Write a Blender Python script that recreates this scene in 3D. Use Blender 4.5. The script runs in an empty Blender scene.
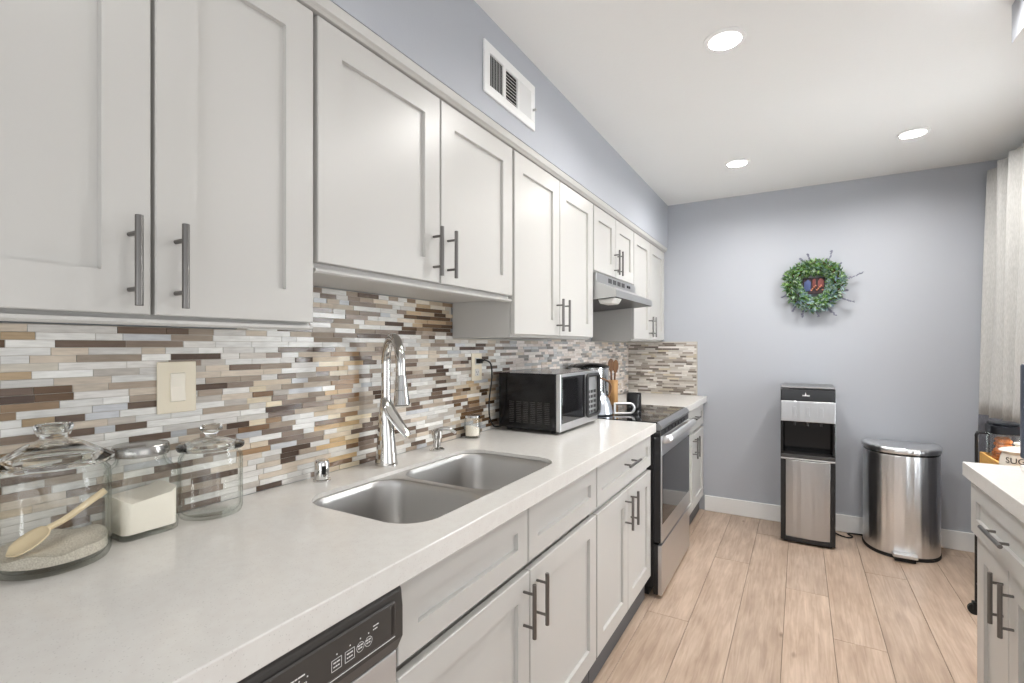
import bpy, bmesh, math, random
from mathutils import Vector, Matrix
from math import sin, cos, pi, radians

# ------------------------------------------------------------------ camera, world, lights, exposure
sc = bpy.context.scene
COL = sc.collection
YAW = 30.24
cd = bpy.data.cameras.new('camera'); cam = bpy.data.objects.new('camera', cd); COL.objects.link(cam)
cam.location = (1.333, 0.0, 1.356); cam.rotation_euler = (radians(90), 0, radians(YAW))
cd.sensor_width = 36.0; cd.lens = 494 / 1024 * 36.0; cd.shift_y = 4.5 / 1024; cd.clip_start = 0.02
sc.camera = cam
sc.view_settings.view_transform = 'Standard'
try: sc.view_settings.look = 'None'
except Exception: pass
sc.view_settings.gamma = 1.0
sc.view_settings.use_curve_mapping = False
sc.view_settings.exposure = 0.1
sc.cycles.max_bounces = 20; sc.cycles.transmission_bounces = 20; sc.cycles.transparent_max_bounces = 32

world = bpy.data.worlds.new('world'); sc.world = world; world.use_nodes = True
bg = world.node_tree.nodes['Background']
bg.inputs[0].default_value = (0.93, 0.96, 1.0, 1); bg.inputs[1].default_value = 0.72

def area(name, loc, rot, sx, sy, power, color=(1, 1, 1)):
    l = bpy.data.lights.new(name, 'AREA'); l.shape = 'RECTANGLE'; l.size = sx; l.size_y = sy
    l.energy = power; l.color = color
    o = bpy.data.objects.new(name, l); COL.objects.link(o); o.location = loc; o.rotation_euler = rot
    return o
# added fills behind the camera and at right; daylight from the right-wall window
area('rear_ceiling_fill', (1.35, -2.1, 1.1), (radians(128), 0, 0), 2.2, 1.6, 20, (0.97, 0.985, 1.0))  # unseen lamp added behind the camera, tilted up to brighten the ceiling
area('side_fill', (3.3, -.3, 1.0), (0, radians(90), 0), 1.5, 2.0, 9.5, (1.0, 0.985, 0.96))  # unseen low lamp added to brighten the backsplash under the wall cabinets
area('window_daylight', (2.75, 3.3, 1.3), (0, radians(90), 0), 2.0, 1.3, 95, (0.93, 0.97, 1.0))
DOWNLIGHT_W = 11.5
DOWNLIGHT_COL = (1.0, 0.98, 0.955)

# ------------------------------------------------------------------ helpers
rnd = random.Random(7)
def srgb(r, g, b):
    f = lambda c: (c / 255 / 12.92) if c / 255 <= 0.04045 else ((c / 255 + 0.055) / 1.055) ** 2.4
    return (f(r), f(g), f(b), 1)

def mat(name, col, rough=0.5, metal=0.0, spec=0.5, **kw):
    m = bpy.data.materials.new(name); m.use_nodes = True
    p = m.node_tree.nodes['Principled BSDF']
    p.inputs['Base Color'].default_value = col if len(col) == 4 else (*col, 1)
    p.inputs['Roughness'].default_value = rough; p.inputs['Metallic'].default_value = metal
    p.inputs['Specular IOR Level'].default_value = spec
    for k, v in kw.items(): p.inputs[k.replace('_', ' ')].default_value = v
    return m
def nodes(m): return m.node_tree.nodes, m.node_tree.links, m.node_tree.nodes['Principled BSDF']
def N(m, t, **kw):
    n = m.node_tree.nodes.new(t)
    for k, v in kw.items(): setattr(n, k, v)
    return n
def add_bump(m, scale=(1, 1, 1), noise=50, strength=0.1, dist=0.002, detail=3):
    ns, lk, p = nodes(m)
    tc = N(m, 'ShaderNodeTexCoord'); mp = N(m, 'ShaderNodeMapping'); nz = N(m, 'ShaderNodeTexNoise'); b = N(m, 'ShaderNodeBump')
    mp.inputs['Scale'].default_value = scale; nz.inputs['Scale'].default_value = noise; nz.inputs['Detail'].default_value = detail
    b.inputs['Strength'].default_value = strength; b.inputs['Distance'].default_value = dist
    lk.new(tc.outputs['Object'], mp.inputs[0]); lk.new(mp.outputs[0], nz.inputs['Vector'])
    lk.new(nz.outputs[0], b.inputs['Height']); lk.new(b.outputs[0], p.inputs['Normal'])
    return m
def noise_color(m, c1, c2, scale=(1, 1, 1), noise=5, lo=0.35, hi=0.65, detail=4, fac_attr=None):
    ns, lk, p = nodes(m)
    tc = N(m, 'ShaderNodeTexCoord'); mp = N(m, 'ShaderNodeMapping'); nz = N(m, 'ShaderNodeTexNoise'); r = N(m, 'ShaderNodeValToRGB')
    mp.inputs['Scale'].default_value = scale; nz.inputs['Scale'].default_value = noise; nz.inputs['Detail'].default_value = detail
    r.color_ramp.elements[0].position = lo; r.color_ramp.elements[0].color = c1
    r.color_ramp.elements[1].position = hi; r.color_ramp.elements[1].color = c2
    lk.new(tc.outputs['Object'], mp.inputs[0]); lk.new(mp.outputs[0], nz.inputs['Vector'])
    lk.new(nz.outputs[0], r.inputs[0]); lk.new(r.outputs[0], p.inputs['Base Color'])
    return m

M = {}
M['wall'] = add_bump(mat('wall_paint_blue_grey', (0.45, 0.47, 0.51), 0.55), noise=120, strength=0.12, dist=0.002)
M['wall_white'] = add_bump(mat('wall_paint_white', (0.74, 0.73, 0.72), 0.6), noise=120, strength=0.12)
M['ceiling'] = add_bump(mat('ceiling_paint', (0.84, 0.84, 0.825), 0.8), noise=60, strength=0.15, dist=0.003)
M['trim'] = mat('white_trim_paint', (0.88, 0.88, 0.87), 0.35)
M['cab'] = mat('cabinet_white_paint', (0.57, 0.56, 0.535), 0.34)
M['cab_in'] = mat('cabinet_box_paint', (0.57, 0.56, 0.535), 0.4)
M['toe'] = mat('toe_kick_grey', (0.10, 0.10, 0.105), 0.6)
M['nickel'] = mat('brushed_nickel', (0.21, 0.20, 0.19), 0.3, 1.0)
M['chrome'] = mat('polished_chrome', (0.64, 0.63, 0.61), 0.06, 1.0)
M['black'] = mat('black_plastic', (0.012, 0.012, 0.013), 0.35)
M['blackgloss'] = mat('black_glass', (0.008, 0.008, 0.009), 0.05, spec=0.6)
M['darkgrey'] = mat('dark_grey_plastic', (0.045, 0.043, 0.042), 0.4)
M['panel'] = mat('dishwasher_panel_plastic', (0.055, 0.051, 0.048), 0.35)
M['rubber'] = mat('black_rubber', (0.01, 0.01, 0.01), 0.7)
M['white'] = mat('white_print', (0.8, 0.8, 0.8), 0.5)
M['ivory'] = mat('ivory_plastic', srgb(240, 230, 208), 0.35)
M['whiteplastic'] = mat('white_plastic', (0.78, 0.76, 0.72), 0.35)
M['rocker'] = mat('pale_ivory_plastic', srgb(250, 243, 228), 0.25)
M['wood_dark'] = noise_color(mat('brown_spoon_wood', (0.2, 0.1, 0.05), 0.5), srgb(96, 64, 38), srgb(134, 94, 58), (1, 1, .15), 60)
M['bamboo'] = noise_color(mat('bamboo', (0.5, 0.3, 0.15), 0.45), srgb(178, 128, 78), srgb(208, 162, 108), (1, 1, .1), 50)
M['tray_wood'] = noise_color(mat('tray_wood', (0.5, 0.3, 0.12), 0.5), srgb(190, 140, 66), srgb(214, 168, 92), (1, .1, 1), 40)
M['cream'] = mat('cream_scoop', srgb(236, 216, 178), 0.45)
M['ceramic'] = mat('white_ceramic', srgb(232, 224, 212), 0.25)

def steel(name, col=0.56, rough=0.3, axis='z', aniso=0.6, bump=0.03):
    m = mat(name, (col * .975, col * .985, col), rough, 1.0)
    ns, lk, p = nodes(m)
    p.inputs['Anisotropic'].default_value = aniso
    tc = N(m, 'ShaderNodeTexCoord'); mp = N(m, 'ShaderNodeMapping'); nz = N(m, 'ShaderNodeTexNoise')
    s = {'z': (15, 15, .4), 'y': (9, .6, 9), 'none': (4, 4, 4)}[axis]
    mp.inputs['Scale'].default_value = s; nz.inputs['Scale'].default_value = 1.6; nz.inputs['Detail'].default_value = 1.5
    b = N(m, 'ShaderNodeBump'); b.inputs['Strength'].default_value = 0.32; b.inputs['Distance'].default_value = bump
    lk.new(tc.outputs['Object'], mp.inputs[0]); lk.new(mp.outputs[0], nz.inputs['Vector'])
    lk.new(nz.outputs[0], b.inputs['Height']); lk.new(b.outputs[0], p.inputs['Normal'])
    return m
M['steel_v'] = steel('brushed_steel_vertical', 0.80, 0.3, 'z', aniso=.5, bump=.035)
M['steel_d'] = steel('dispenser_steel', 0.52, 0.33, 'z', aniso=.5, bump=.02)
M['steel_dw'] = mat('satin_steel_door', (0.66, 0.665, 0.67), 0.5, 0.85)
M['steel_h'] = steel('brushed_steel_horizontal', 0.66, 0.3, 'y', bump=0.006)
M['steel_sink'] = mat('sink_steel', (0.60, 0.59, 0.575), 0.36, 1.0)
M['steel_light'] = mat('light_satin_steel', (0.70, 0.70, 0.70), 0.42, 1.0)
M['kettle'] = mat('satin_kettle_steel', (0.62, 0.66, 0.72), 0.28, 1.0)
M['hood'] = mat('hood_steel', (0.56, 0.56, 0.555), 0.38, 1.0)
M['lid_steel'] = mat('brushed_lid_steel', (0.42, 0.41, 0.39), 0.24, 1.0)
M['darksteel'] = mat('grey_metallic_plastic', (0.22, 0.22, 0.225), 0.35, 0.6)
M['satinblack'] = mat('satin_black', (0.009, 0.009, 0.010), 0.12, spec=.35)
M['steel_pol'] = mat('polished_steel', (0.66, 0.67, 0.68), 0.14, 1.0)

def glass(name, col=(0.97, 0.99, 0.98), rough=0.0):
    m = bpy.data.materials.new(name); m.use_nodes = True
    p = m.node_tree.nodes['Principled BSDF']
    p.inputs['Base Color'].default_value = (*col, 1); p.inputs['Transmission Weight'].default_value = 1
    p.inputs['Roughness'].default_value = rough; p.inputs['IOR'].default_value = 1.47
    return m
M['thick_glass'] = glass('jar_lid_glass')
M['glass'] = m = bpy.data.materials.new('jar_glass'); m.use_nodes = True
ns, lk = m.node_tree.nodes, m.node_tree.links; ns.remove(ns['Principled BSDF'])
tr = N(m, 'ShaderNodeBsdfTransparent'); gl = N(m, 'ShaderNodeBsdfGlossy'); gl.inputs['Roughness'].default_value = .02
lw = N(m, 'ShaderNodeLayerWeight'); lw.inputs['Blend'].default_value = .5; rp = N(m, 'ShaderNodeValToRGB')
rp.color_ramp.elements[0].position = .55; rp.color_ramp.elements[0].color = (.998, 1.0, .996, 1); rp.color_ramp.elements[1].position = 1.0; rp.color_ramp.elements[1].color = (.66, .71, .67, 1)
pw = N(m, 'ShaderNodeMath', operation='POWER'); pw.inputs[1].default_value = 5.0; fr = N(m, 'ShaderNodeMath', operation='MULTIPLY_ADD'); fr.inputs[1].default_value = .75; fr.inputs[2].default_value = .035; lk.new(lw.outputs['Facing'], pw.inputs[0]); lk.new(pw.outputs[0], fr.inputs[0]); mxs = N(m, 'ShaderNodeMixShader')
lk.new(lw.outputs['Facing'], rp.inputs[0]); lk.new(rp.outputs[0], tr.inputs[0]); lk.new(fr.outputs[0], mxs.inputs[0])
lk.new(tr.outputs[0], mxs.inputs[1]); lk.new(gl.outputs[0], mxs.inputs[2]); lk.new(mxs.outputs[0], ns['Material Output'].inputs[0])
M['glass_x'] = M['glass']; M['pane'] = glass('window_glass', (1, 1, 1))
M['frosted'] = mat('frosted_lamp_cover', (0.85, 0.84, 0.8), 0.3)
M['grain'] = noise_color(mat('coarse_sugar', (.7, .66, .6), 0.8), srgb(182, 172, 156), srgb(232, 226, 212), noise=420, lo=.3, hi=.7)
add_bump(M['grain'], noise=420, strength=0.6, dist=0.002)
M['flour'] = add_bump(mat('flour', srgb(253, 247, 234), 0.9), noise=90, strength=0.3, dist=0.004)

# quartz worktop
M['quartz'] = m = mat('white_quartz', (0.7, 0.69, 0.66), 0.16)
ns, lk, p = nodes(m)
tc = N(m, 'ShaderNodeTexCoord'); vo = N(m, 'ShaderNodeTexVoronoi'); vo.inputs['Scale'].default_value = 170
r = N(m, 'ShaderNodeValToRGB'); nz = N(m, 'ShaderNodeTexNoise'); nz.inputs['Scale'].default_value = 45; nz.inputs['Detail'].default_value = 3
r.color_ramp.elements[0].position = 0.0; r.color_ramp.elements[0].color = srgb(186, 182, 176)
r.color_ramp.elements[1].position = 0.22; r.color_ramp.elements[1].color = srgb(246, 244, 241)
mx = N(m, 'ShaderNodeMix', data_type='RGBA'); r2 = N(m, 'ShaderNodeValToRGB')
r2.color_ramp.elements[0].position = 0.35; r2.color_ramp.elements[0].color = srgb(231, 229, 226)
r2.color_ramp.elements[1].position = 0.62; r2.color_ramp.elements[1].color = srgb(234, 233, 230)
lk.new(tc.outputs['Object'], vo.inputs['Vector']); lk.new(tc.outputs['Object'], nz.inputs['Vector'])
lk.new(vo.outputs['Distance'], r.inputs[0]); lk.new(nz.outputs[0], r2.inputs[0])
mx.blend_type = 'MULTIPLY'; mx.inputs[0].default_value = 0.65
lk.new(r2.outputs[0], mx.inputs[6]); lk.new(r.outputs[0], mx.inputs[7]); lk.new(mx.outputs[2], p.inputs['Base Color'])

# mosaic tile (each tile carries its own colour, some with warm reflections painted in)
M['tile'] = m = mat('mosaic_tile', (0.6, 0.58, 0.54), 0.3)
ns, lk, p = nodes(m)
at = N(m, 'ShaderNodeAttribute', attribute_name='stone'); tc = N(m, 'ShaderNodeTexCoord'); mp = N(m, 'ShaderNodeMapping')
nz = N(m, 'ShaderNodeTexNoise'); mp.inputs['Scale'].default_value = (25, 25, 180); nz.inputs['Scale'].default_value = 1.0; nz.inputs['Detail'].default_value = 5
r = N(m, 'ShaderNodeValToRGB'); r.color_ramp.elements[0].position = .3; r.color_ramp.elements[0].color = (.88, .875, .87, 1)
r.color_ramp.elements[1].position = .65; r.color_ramp.elements[1].color = (1.07, 1.07, 1.07, 1)
mx = N(m, 'ShaderNodeMix', data_type='RGBA'); mx.blend_type = 'MULTIPLY'; mx.inputs[0].default_value = 1.0
lk.new(tc.outputs['Object'], mp.inputs[0]); lk.new(mp.outputs[0], nz.inputs['Vector']); lk.new(nz.outputs[0], r.inputs[0])
lk.new(at.outputs['Color'], mx.inputs[6]); lk.new(r.outputs[0], mx.inputs[7]); lk.new(mx.outputs[2], p.inputs['Base Color'])
lk.new(at.outputs['Alpha'], p.inputs['Roughness'])
M['grout'] = mat('pale_grout', srgb(196, 190, 180), 0.9)

# floor planks
M['plank'] = m = mat('oak_plank', (0.5, 0.38, 0.28), 0.36)
ns, lk, p = nodes(m)
at = N(m, 'ShaderNodeAttribute', attribute_name='stone'); tc = N(m, 'ShaderNodeTexCoord'); mp = N(m, 'ShaderNodeMapping')
add = N(m, 'ShaderNodeVectorMath', operation='ADD'); sc_ = N(m, 'ShaderNodeVectorMath', operation='SCALE'); sc_.inputs['Scale'].default_value = 37.0
lk.new(at.outputs['Color'], sc_.inputs[0]); lk.new(tc.outputs['Object'], add.inputs[0]); lk.new(sc_.outputs[0], add.inputs[1])
mp.inputs['Scale'].default_value = (34, 2.2, 1); lk.new(add.outputs[0], mp.inputs[0])
nz = N(m, 'ShaderNodeTexNoise'); nz.inputs['Scale'].default_value = 1.6; nz.inputs['Detail'].default_value = 8; nz.inputs['Distortion'].default_value = 1.1
lk.new(mp.outputs[0], nz.inputs['Vector'])
r = N(m, 'ShaderNodeValToRGB'); r.color_ramp.elements[0].position = .3; r.color_ramp.elements[0].color = srgb(182, 158, 138)
r.color_ramp.elements[1].position = .7; r.color_ramp.elements[1].color = srgb(208, 186, 166)
lk.new(nz.outputs[0], r.inputs[0])
mp2 = N(m, 'ShaderNodeMapping'); mp2.inputs['Scale'].default_value = (9, 2.4, 1); lk.new(add.outputs[0], mp2.inputs[0])
nz2 = N(m, 'ShaderNodeTexNoise'); nz2.inputs['Scale'].default_value = 1.7; nz2.inputs['Detail'].default_value = 3; lk.new(mp2.outputs[0], nz2.inputs['Vector'])
r3 = N(m, 'ShaderNodeValToRGB'); r3.color_ramp.elements[0].position = .35; r3.color_ramp.elements[0].color = (.84, .81, .78, 1)
r3.color_ramp.elements[1].position = .65; r3.color_ramp.elements[1].color = (1.06, 1.06, 1.06, 1)
lk.new(nz2.outputs[0], r3.inputs[0])
vk = N(m, 'ShaderNodeTexVoronoi'); mp3 = N(m, 'ShaderNodeMapping'); mp3.inputs['Scale'].default_value = (7, 2.8, 1); lk.new(add.outputs[0], mp3.inputs[0])
vk.inputs['Scale'].default_value = 0.9; lk.new(mp3.outputs[0], vk.inputs['Vector'])
r4 = N(m, 'ShaderNodeValToRGB'); r4.color_ramp.elements[0].position = .02; r4.color_ramp.elements[0].color = (.42, .36, .31, 1)
r4.color_ramp.elements[1].position = .085; r4.color_ramp.elements[1].color = (1, 1, 1, 1)
lk.new(vk.outputs['Distance'], r4.inputs[0])
def mul(a, b, f=1.0):
    x = N(m, 'ShaderNodeMix', data_type='RGBA'); x.blend_type = 'MULTIPLY'; x.inputs[0].default_value = f
    lk.new(a, x.inputs[6]); lk.new(b, x.inputs[7]); return x.outputs[2]
v = N(m, 'ShaderNodeMapRange'); v.inputs['To Min'].default_value = .80; v.inputs['To Max'].default_value = .97
sp = N(m, 'ShaderNodeSeparateColor'); lk.new(at.outputs['Color'], sp.inputs[0]); lk.new(sp.outputs[0], v.inputs[0])
cmb = N(m, 'ShaderNodeCombineColor'); [lk.new(v.outputs[0], cmb.inputs[i]) for i in range(3)]
c = mul(mul(mul(r.outputs[0], r3.outputs[0]), r4.outputs[0], .8), cmb.outputs[0]); lk.new(c, p.inputs['Base Color'])
M['plank_gap'] = mat('plank_joint_dark', (0.10, 0.075, 0.055), 0.8)

def fabric(name, c1, c2):
    mm = noise_color(mat(name, c1, 0.9), c1, c2, (60, 60, 8), 5)
    return add_bump(mm, (1, 1, 1), 500, 0.3, 0.001)
M['linen'] = fabric('linen_weave', srgb(174, 173, 170), srgb(190, 189, 186))
M['linen_dark'] = fabric('charcoal_weave', srgb(78, 78, 84), srgb(98, 98, 104))
M['leaf'] = m = mat('leaf', (0.2, 0.3, 0.12), 0.5)
ns, lk, p = nodes(m); at = N(m, 'ShaderNodeAttribute', attribute_name='stone'); lk.new(at.outputs['Color'], p.inputs['Base Color'])
M['twig'] = mat('twig_brown', srgb(92, 70, 50), 0.8)
M['lens'] = m = mat('downlight_lens', (1, 1, 1), 0.5)
ns, lk, p = nodes(m); p.inputs['Emission Color'].default_value = (1, .97, .92, 1); p.inputs['Emission Strength'].default_value = 4.0

ORI = {}
def thing(name, label, cat, loc, group=None):
    o = bpy.data.objects.new(name, None); COL.objects.link(o); o.location = loc
    o.empty_display_size = 0.05
    o['label'] = label; o['category'] = cat
    if group: o['group'] = group
    ORI[o] = Vector(loc)
    return o
def tag(o, label, cat, group=None, kind=None):
    o['label'] = label; o['category'] = cat
    if group: o['group'] = group
    if kind: o['kind'] = kind
    return o
def obj(name, bm, m, parent=None, loc=None, bevel=0, smooth=False, seg=2, label=None):
    """link a bmesh built in world coordinates as one mesh object"""
    bmesh.ops.recalc_face_normals(bm, faces=bm.faces)
    me = bpy.data.meshes.new(name)
    base = Vector(loc) if loc is not None else (ORI.get(parent) if parent else None)
    if base is None:
        zs = [v.co.z for v in bm.verts]; c = sum((v.co for v in bm.verts), Vector()) / len(bm.verts)
        base = Vector((c.x, c.y, min(zs)))
    bmesh.ops.translate(bm, verts=bm.verts, vec=-base)
    bm.to_mesh(me); bm.free()
    o = bpy.data.objects.new(name, me); COL.objects.link(o)
    if isinstance(m, (list, tuple)):
        for x in m: me.materials.append(x)
    else: me.materials.append(m)
    if parent:
        o.parent = parent; o.location = base - ORI[parent]
    else: o.location = base
    ORI[o] = base
    if smooth:
        for pl in me.polygons: pl.use_smooth = True
        if smooth == 'auto':
            me.set_sharp_from_angle(angle=radians(35))
    if bevel:
        b = o.modifiers.new('bevel', 'BEVEL'); b.width = bevel; b.segments = seg; b.limit_method = 'ANGLE'; b.angle_limit = radians(40)
        b.harden_normals = False
    if label: o['label'] = label
    return o
def struct(name, bm, m, **k):
    o = obj(name, bm, m, **k); o['kind'] = 'structure'; return o

def B(): return bmesh.new()
def box(bm, x0, x1, y0, y1, z0, z1, mi=0):
    vs = [bm.verts.new((x, y, z)) for x in (x0, x1) for y in (y0, y1) for z in (z0, z1)]
    for q in ((0, 1, 3, 2), (4, 6, 7, 5), (0, 4, 5, 1), (2, 3, 7, 6), (0, 2, 6, 4), (1, 5, 7, 3)):
        f = bm.faces.new([vs[i] for i in q]); f.material_index = mi
    return bm
def ring_pts(c, n1, n2, r, seg): return [c + n1 * (r * cos(2 * pi * i / seg)) + n2 * (r * sin(2 * pi * i / seg)) for i in range(seg)]
def cyl(bm, a, b, r, r2=None, seg=20, mi=0):
    a, b = Vector(a), Vector(b); d = (b - a).normalized(); n1 = d.orthogonal().normalized(); n2 = d.cross(n1); r2 = r if r2 is None else r2
    A = [bm.verts.new(p) for p in ring_pts(a, n1, n2, r, seg)]; Bq = [bm.verts.new(p) for p in ring_pts(b, n1, n2, r2, seg)]
    fs = [bm.faces.new(A[::-1]), bm.faces.new(Bq)]
    for i in range(seg): fs.append(bm.faces.new((A[i], A[(i + 1) % seg], Bq[(i + 1) % seg], Bq[i])))
    for f in fs: f.material_index = mi
    return bm
def lathe(bm, prof, c=(0, 0, 0), seg=48, mi=0, closed=False):
    c = Vector(c); rows = []
    for r, z in prof:
        if r < 1e-6: rows.append([bm.verts.new(c + Vector((0, 0, z)))])
        else: rows.append([bm.verts.new(c + Vector((r * cos(2 * pi * i / seg), r * sin(2 * pi * i / seg), z))) for i in range(seg)])
    pairs = list(zip(rows, rows[1:])) + ([(rows[-1], rows[0])] if closed else [])
    for p, q in pairs:
        for i in range(seg):
            j = (i + 1) % seg
            vs = [p[i % len(p)], p[j % len(p)], q[j % len(q)], q[i % len(q)]]
            u = []
            for v_ in vs:
                if v_ not in u: u.append(v_)
            if len(u) >= 3:
                try: bm.faces.new(u).material_index = mi
                except ValueError: pass
    return bm
def tube(bm, pts, r, seg=12, closed=False, flat=None, mi=0, up=None):
    """sweep a circle (or an ellipse with flat=(a,b)) along a path; r may be a list"""
    pts = [Vector(p) for p in pts]; n = len(pts); rings = []; prev = None
    for i, p in enumerate(pts):
        if closed: d = pts[(i + 1) % n] - pts[i - 1]
        else: d = pts[min(i + 1, n - 1)] - pts[max(i - 1, 0)]
        d.normalize()
        if prev is None: n1 = (Vector(up) - d * d.dot(Vector(up))).normalized() if up else d.orthogonal().normalized()
        else: n1 = (prev - d * d.dot(prev)).normalized()
        prev = n1; n2 = d.cross(n1); rr = r[i] if isinstance(r, (list, tuple)) else r
        if flat:
            fa = flat[i] if isinstance(flat[0], (list, tuple)) else flat
            rings.append([bm.verts.new(p + n1 * (fa[0] * cos(2 * pi * k / seg)) + n2 * (fa[1] * sin(2 * pi * k / seg))) for k in range(seg)])
        else: rings.append([bm.verts.new(q) for q in ring_pts(p, n1, n2, rr, seg)])
    for i in range(n if closed else n - 1):
        a, b = rings[i], rings[(i + 1) % n]
        for k in range(seg): bm.faces.new((a[k], a[(k + 1) % seg], b[(k + 1) % seg], b[k])).material_index = mi
    if not closed:
        bm.faces.new(rings[0][::-1]).material_index = mi; bm.faces.new(rings[-1]).material_index = mi
    return bm
def smooth_path(P, n=8):
    P = [Vector(p) for p in P]; out = []
    for i in range(len(P) - 1):
        p0 = P[max(i - 1, 0)]; p1 = P[i]; p2 = P[i + 1]; p3 = P[min(i + 2, len(P) - 1)]
        for k in range(n):
            t = k / n
            out.append(0.5 * ((2 * p1) + (p2 - p0) * t + (2 * p0 - 5 * p1 + 4 * p2 - p3) * t * t + (3 * p1 - p0 - 3 * p2 + p3) * t ** 3))
    return out + [P[-1]]
def rrect(x0, x1, y0, y1, r, n=8):
    out = []
    for cx, cy, a0 in ((x1 - r, y1 - r, 0), (x0 + r, y1 - r, 90), (x0 + r, y0 + r, 180), (x1 - r, y0 + r, 270)):
        for k in range(n + 1):
            a = radians(a0 + 90 * k / n); out.append((cx + r * cos(a), cy + r * sin(a)))
    return out
def prism(bm, poly, z0, z1, mi=0):
    a = [bm.verts.new((x, y, z0)) for x, y in poly]; b = [bm.verts.new((x, y, z1)) for x, y in poly]; n = len(poly)
    bm.faces.new(a[::-1]).material_index = mi; bm.faces.new(b).material_index = mi
    for i in range(n): bm.faces.new((a[i], a[(i + 1) % n], b[(i + 1) % n], b[i])).material_index = mi
    return bm
def prism_y(bm, poly, y0, y1, mi=0):   # polygon in x,z extruded along y
    a = [bm.verts.new((x, y0, z)) for x, z in poly]; b = [bm.verts.new((x, y1, z)) for x, z in poly]; n = len(poly)
    bm.faces.new(a[::-1]).material_index = mi; bm.faces.new(b).material_index = mi
    for i in range(n): bm.faces.new((a[i], a[(i + 1) % n], b[(i + 1) % n], b[i])).material_index = mi
    return bm
def plate_with_holes(bm, outer, holes, z0, z1):
    es = []
    for loop in [outer] + holes:
        vs = [bm.verts.new((x, y, z0)) for x, y in loop]
        es += [bm.edges.new((vs[i], vs[(i + 1) % len(vs)])) for i in range(len(vs))]
    fs = [g for g in bmesh.ops.triangle_fill(bm, use_beauty=True, use_dissolve=False, edges=es)['geom'] if isinstance(g, bmesh.types.BMFace)]
    ex = bmesh.ops.extrude_face_region(bm, geom=fs)
    bmesh.ops.translate(bm, verts=[g for g in ex['geom'] if isinstance(g, bmesh.types.BMVert)], vec=(0, 0, z1 - z0))
    return bm
def text_bm(s, size, matrix, depth=0.0006, bend=None):
    cu = bpy.data.curves.new('t', 'FONT'); cu.body = s; cu.size = size; cu.extrude = depth; cu.align_x = 'CENTER'; cu.align_y = 'CENTER'
    to = bpy.data.objects.new('t', cu); COL.objects.link(to)
    dg = bpy.context.evaluated_depsgraph_get(); me = bpy.data.meshes.new_from_object(to.evaluated_get(dg))
    bm = B(); bm.from_mesh(me); bpy.data.objects.remove(to); bpy.data.curves.remove(cu); bpy.data.meshes.remove(me)
    if bend:
        for v_ in bm.verts:
            a = v_.co.x / bend; rr = bend + v_.co.z
            v_.co = Vector((rr * sin(a), v_.co.y, rr * cos(a) - bend))
    bmesh.ops.transform(bm, matrix=matrix, verts=bm.verts)
    return bm

# ------------------------------------------------------------------ room
H = 2.56; YB = 4.34; XR = 2.475; YF = -2.2
CT = 0.944        # worktop height
# planks
bm = B(); lay = bm.verts.layers.float_color.new('stone')
seams = [-0.152 + 0.2023 * k for k in range(14)]
fixed = {0.857: 2.537, 1.263: 3.169 - .0, 1.06: 3.987, 1.465: 2.727, 1.668: 3.625}
joint_of_row = {4: 2.537, 5: 3.4, 6: 3.987, 7: 3.169, 8: 2.727, 9: 3.625, 10: 2.2}
for k in range(len(seams) - 1):
    j = joint_of_row.get(k, rnd.uniform(2, 3.2)); y = j - 2.1 * 4
    while y < YB:
        a, b = max(y, YF), min(y + 2.1, YB)
        if b > a + .01 and seams[k] < XR:
            n0 = len(bm.verts); g = .0009
            box(bm, max(seams[k], 0) + g, min(seams[k + 1], XR) - g, a + g, b - g, -0.008, 0.0)
            bm.verts.ensure_lookup_table(); c = (rnd.random(), rnd.random(), rnd.random(), 1)
            for v_ in bm.verts[n0:]: v_[lay] = c
        y += 2.1
n0 = len(bm.faces)
box(bm, -.1, XR + .1, YF, YB + .1, -0.05, -0.0035, mi=1)
struct('floor', bm, [M['plank'], M['plank_gap']], bevel=0.0012, seg=1)
struct('ceiling', plate_with_holes(B(), [(-.1, YF), (XR + .1, YF), (XR + .1, YB + .1), (-.1, YB + .1)],
       [[(x + .064 * cos(2 * pi * i / 40), y + .064 * sin(2 * pi * i / 40)) for i in range(40)] for x, y in
        ((1.078, 2.098), (0.976, 3.553), (1.885, 3.554), (1.885, 2.098), (1.05, .55))], H, H + .1), M['ceiling'])
struct('wall_left', box(B(), -.1, 0, YF, YB + .1, 0, H), M['wall'])
struct('wall_back', box(B(), 0, XR + .1, YB, YB + .1, 0, H), M['wall'])
bm = B()                                   # right wall with a tall glazed opening behind the curtain
WY0, WY1, WZ0, WZ1 = 2.70, 3.98, 0.08, 2.12
box(bm, XR, XR + .1, 1.2, WY0, 0, H); box(bm, XR, XR + .1, YF, 1.2, 2.2, H); box(bm, XR, XR + .1, WY1, YB, 0, H); box(bm, XR, XR + .1, WY0, WY1, 0, WZ0); box(bm, XR, XR + .1, WY0, WY1, WZ1, H)  # near stretch left open below the header to admit the added side lamp
struct('wall_right', bm, M['wall_white'])
bm = B()
for a in ((WY0, WY0 + .05), (WY1 - .05, WY1), ((WY0 + WY1) / 2 - .03, (WY0 + WY1) / 2 + .03)): box(bm, XR + .02, XR + .08, a[0], a[1], WZ0, WZ1)
box(bm, XR + .02, XR + .08, WY0 + .05, WY1 - .05, WZ0, WZ0 + .06); box(bm, XR + .02, XR + .08, WY0 + .05, WY1 - .05, WZ1 - .06, WZ1)
win = struct('window_1', bm, M['trim'])
pn = obj('pane', box(B(), XR + .045, XR + .051, WY0 + .04, WY1 - .04, WZ0 + .05, WZ1 - .05), M['pane'], parent=win)
struct('wall_soffit', box(B(), 0, .352, YF, YB, 2.194, H), M['wall'])
bm = box(B(), 1.98, XR, YF, 2.40, 2.425, H); bm.faces.ensure_lookup_table()
for f in bm.faces:
    if f.calc_center_median().z < 2.43: f.material_index = 1
struct('wall_right_soffit', bm, [M['wall'], M['ceiling']])
bm = B()
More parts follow.
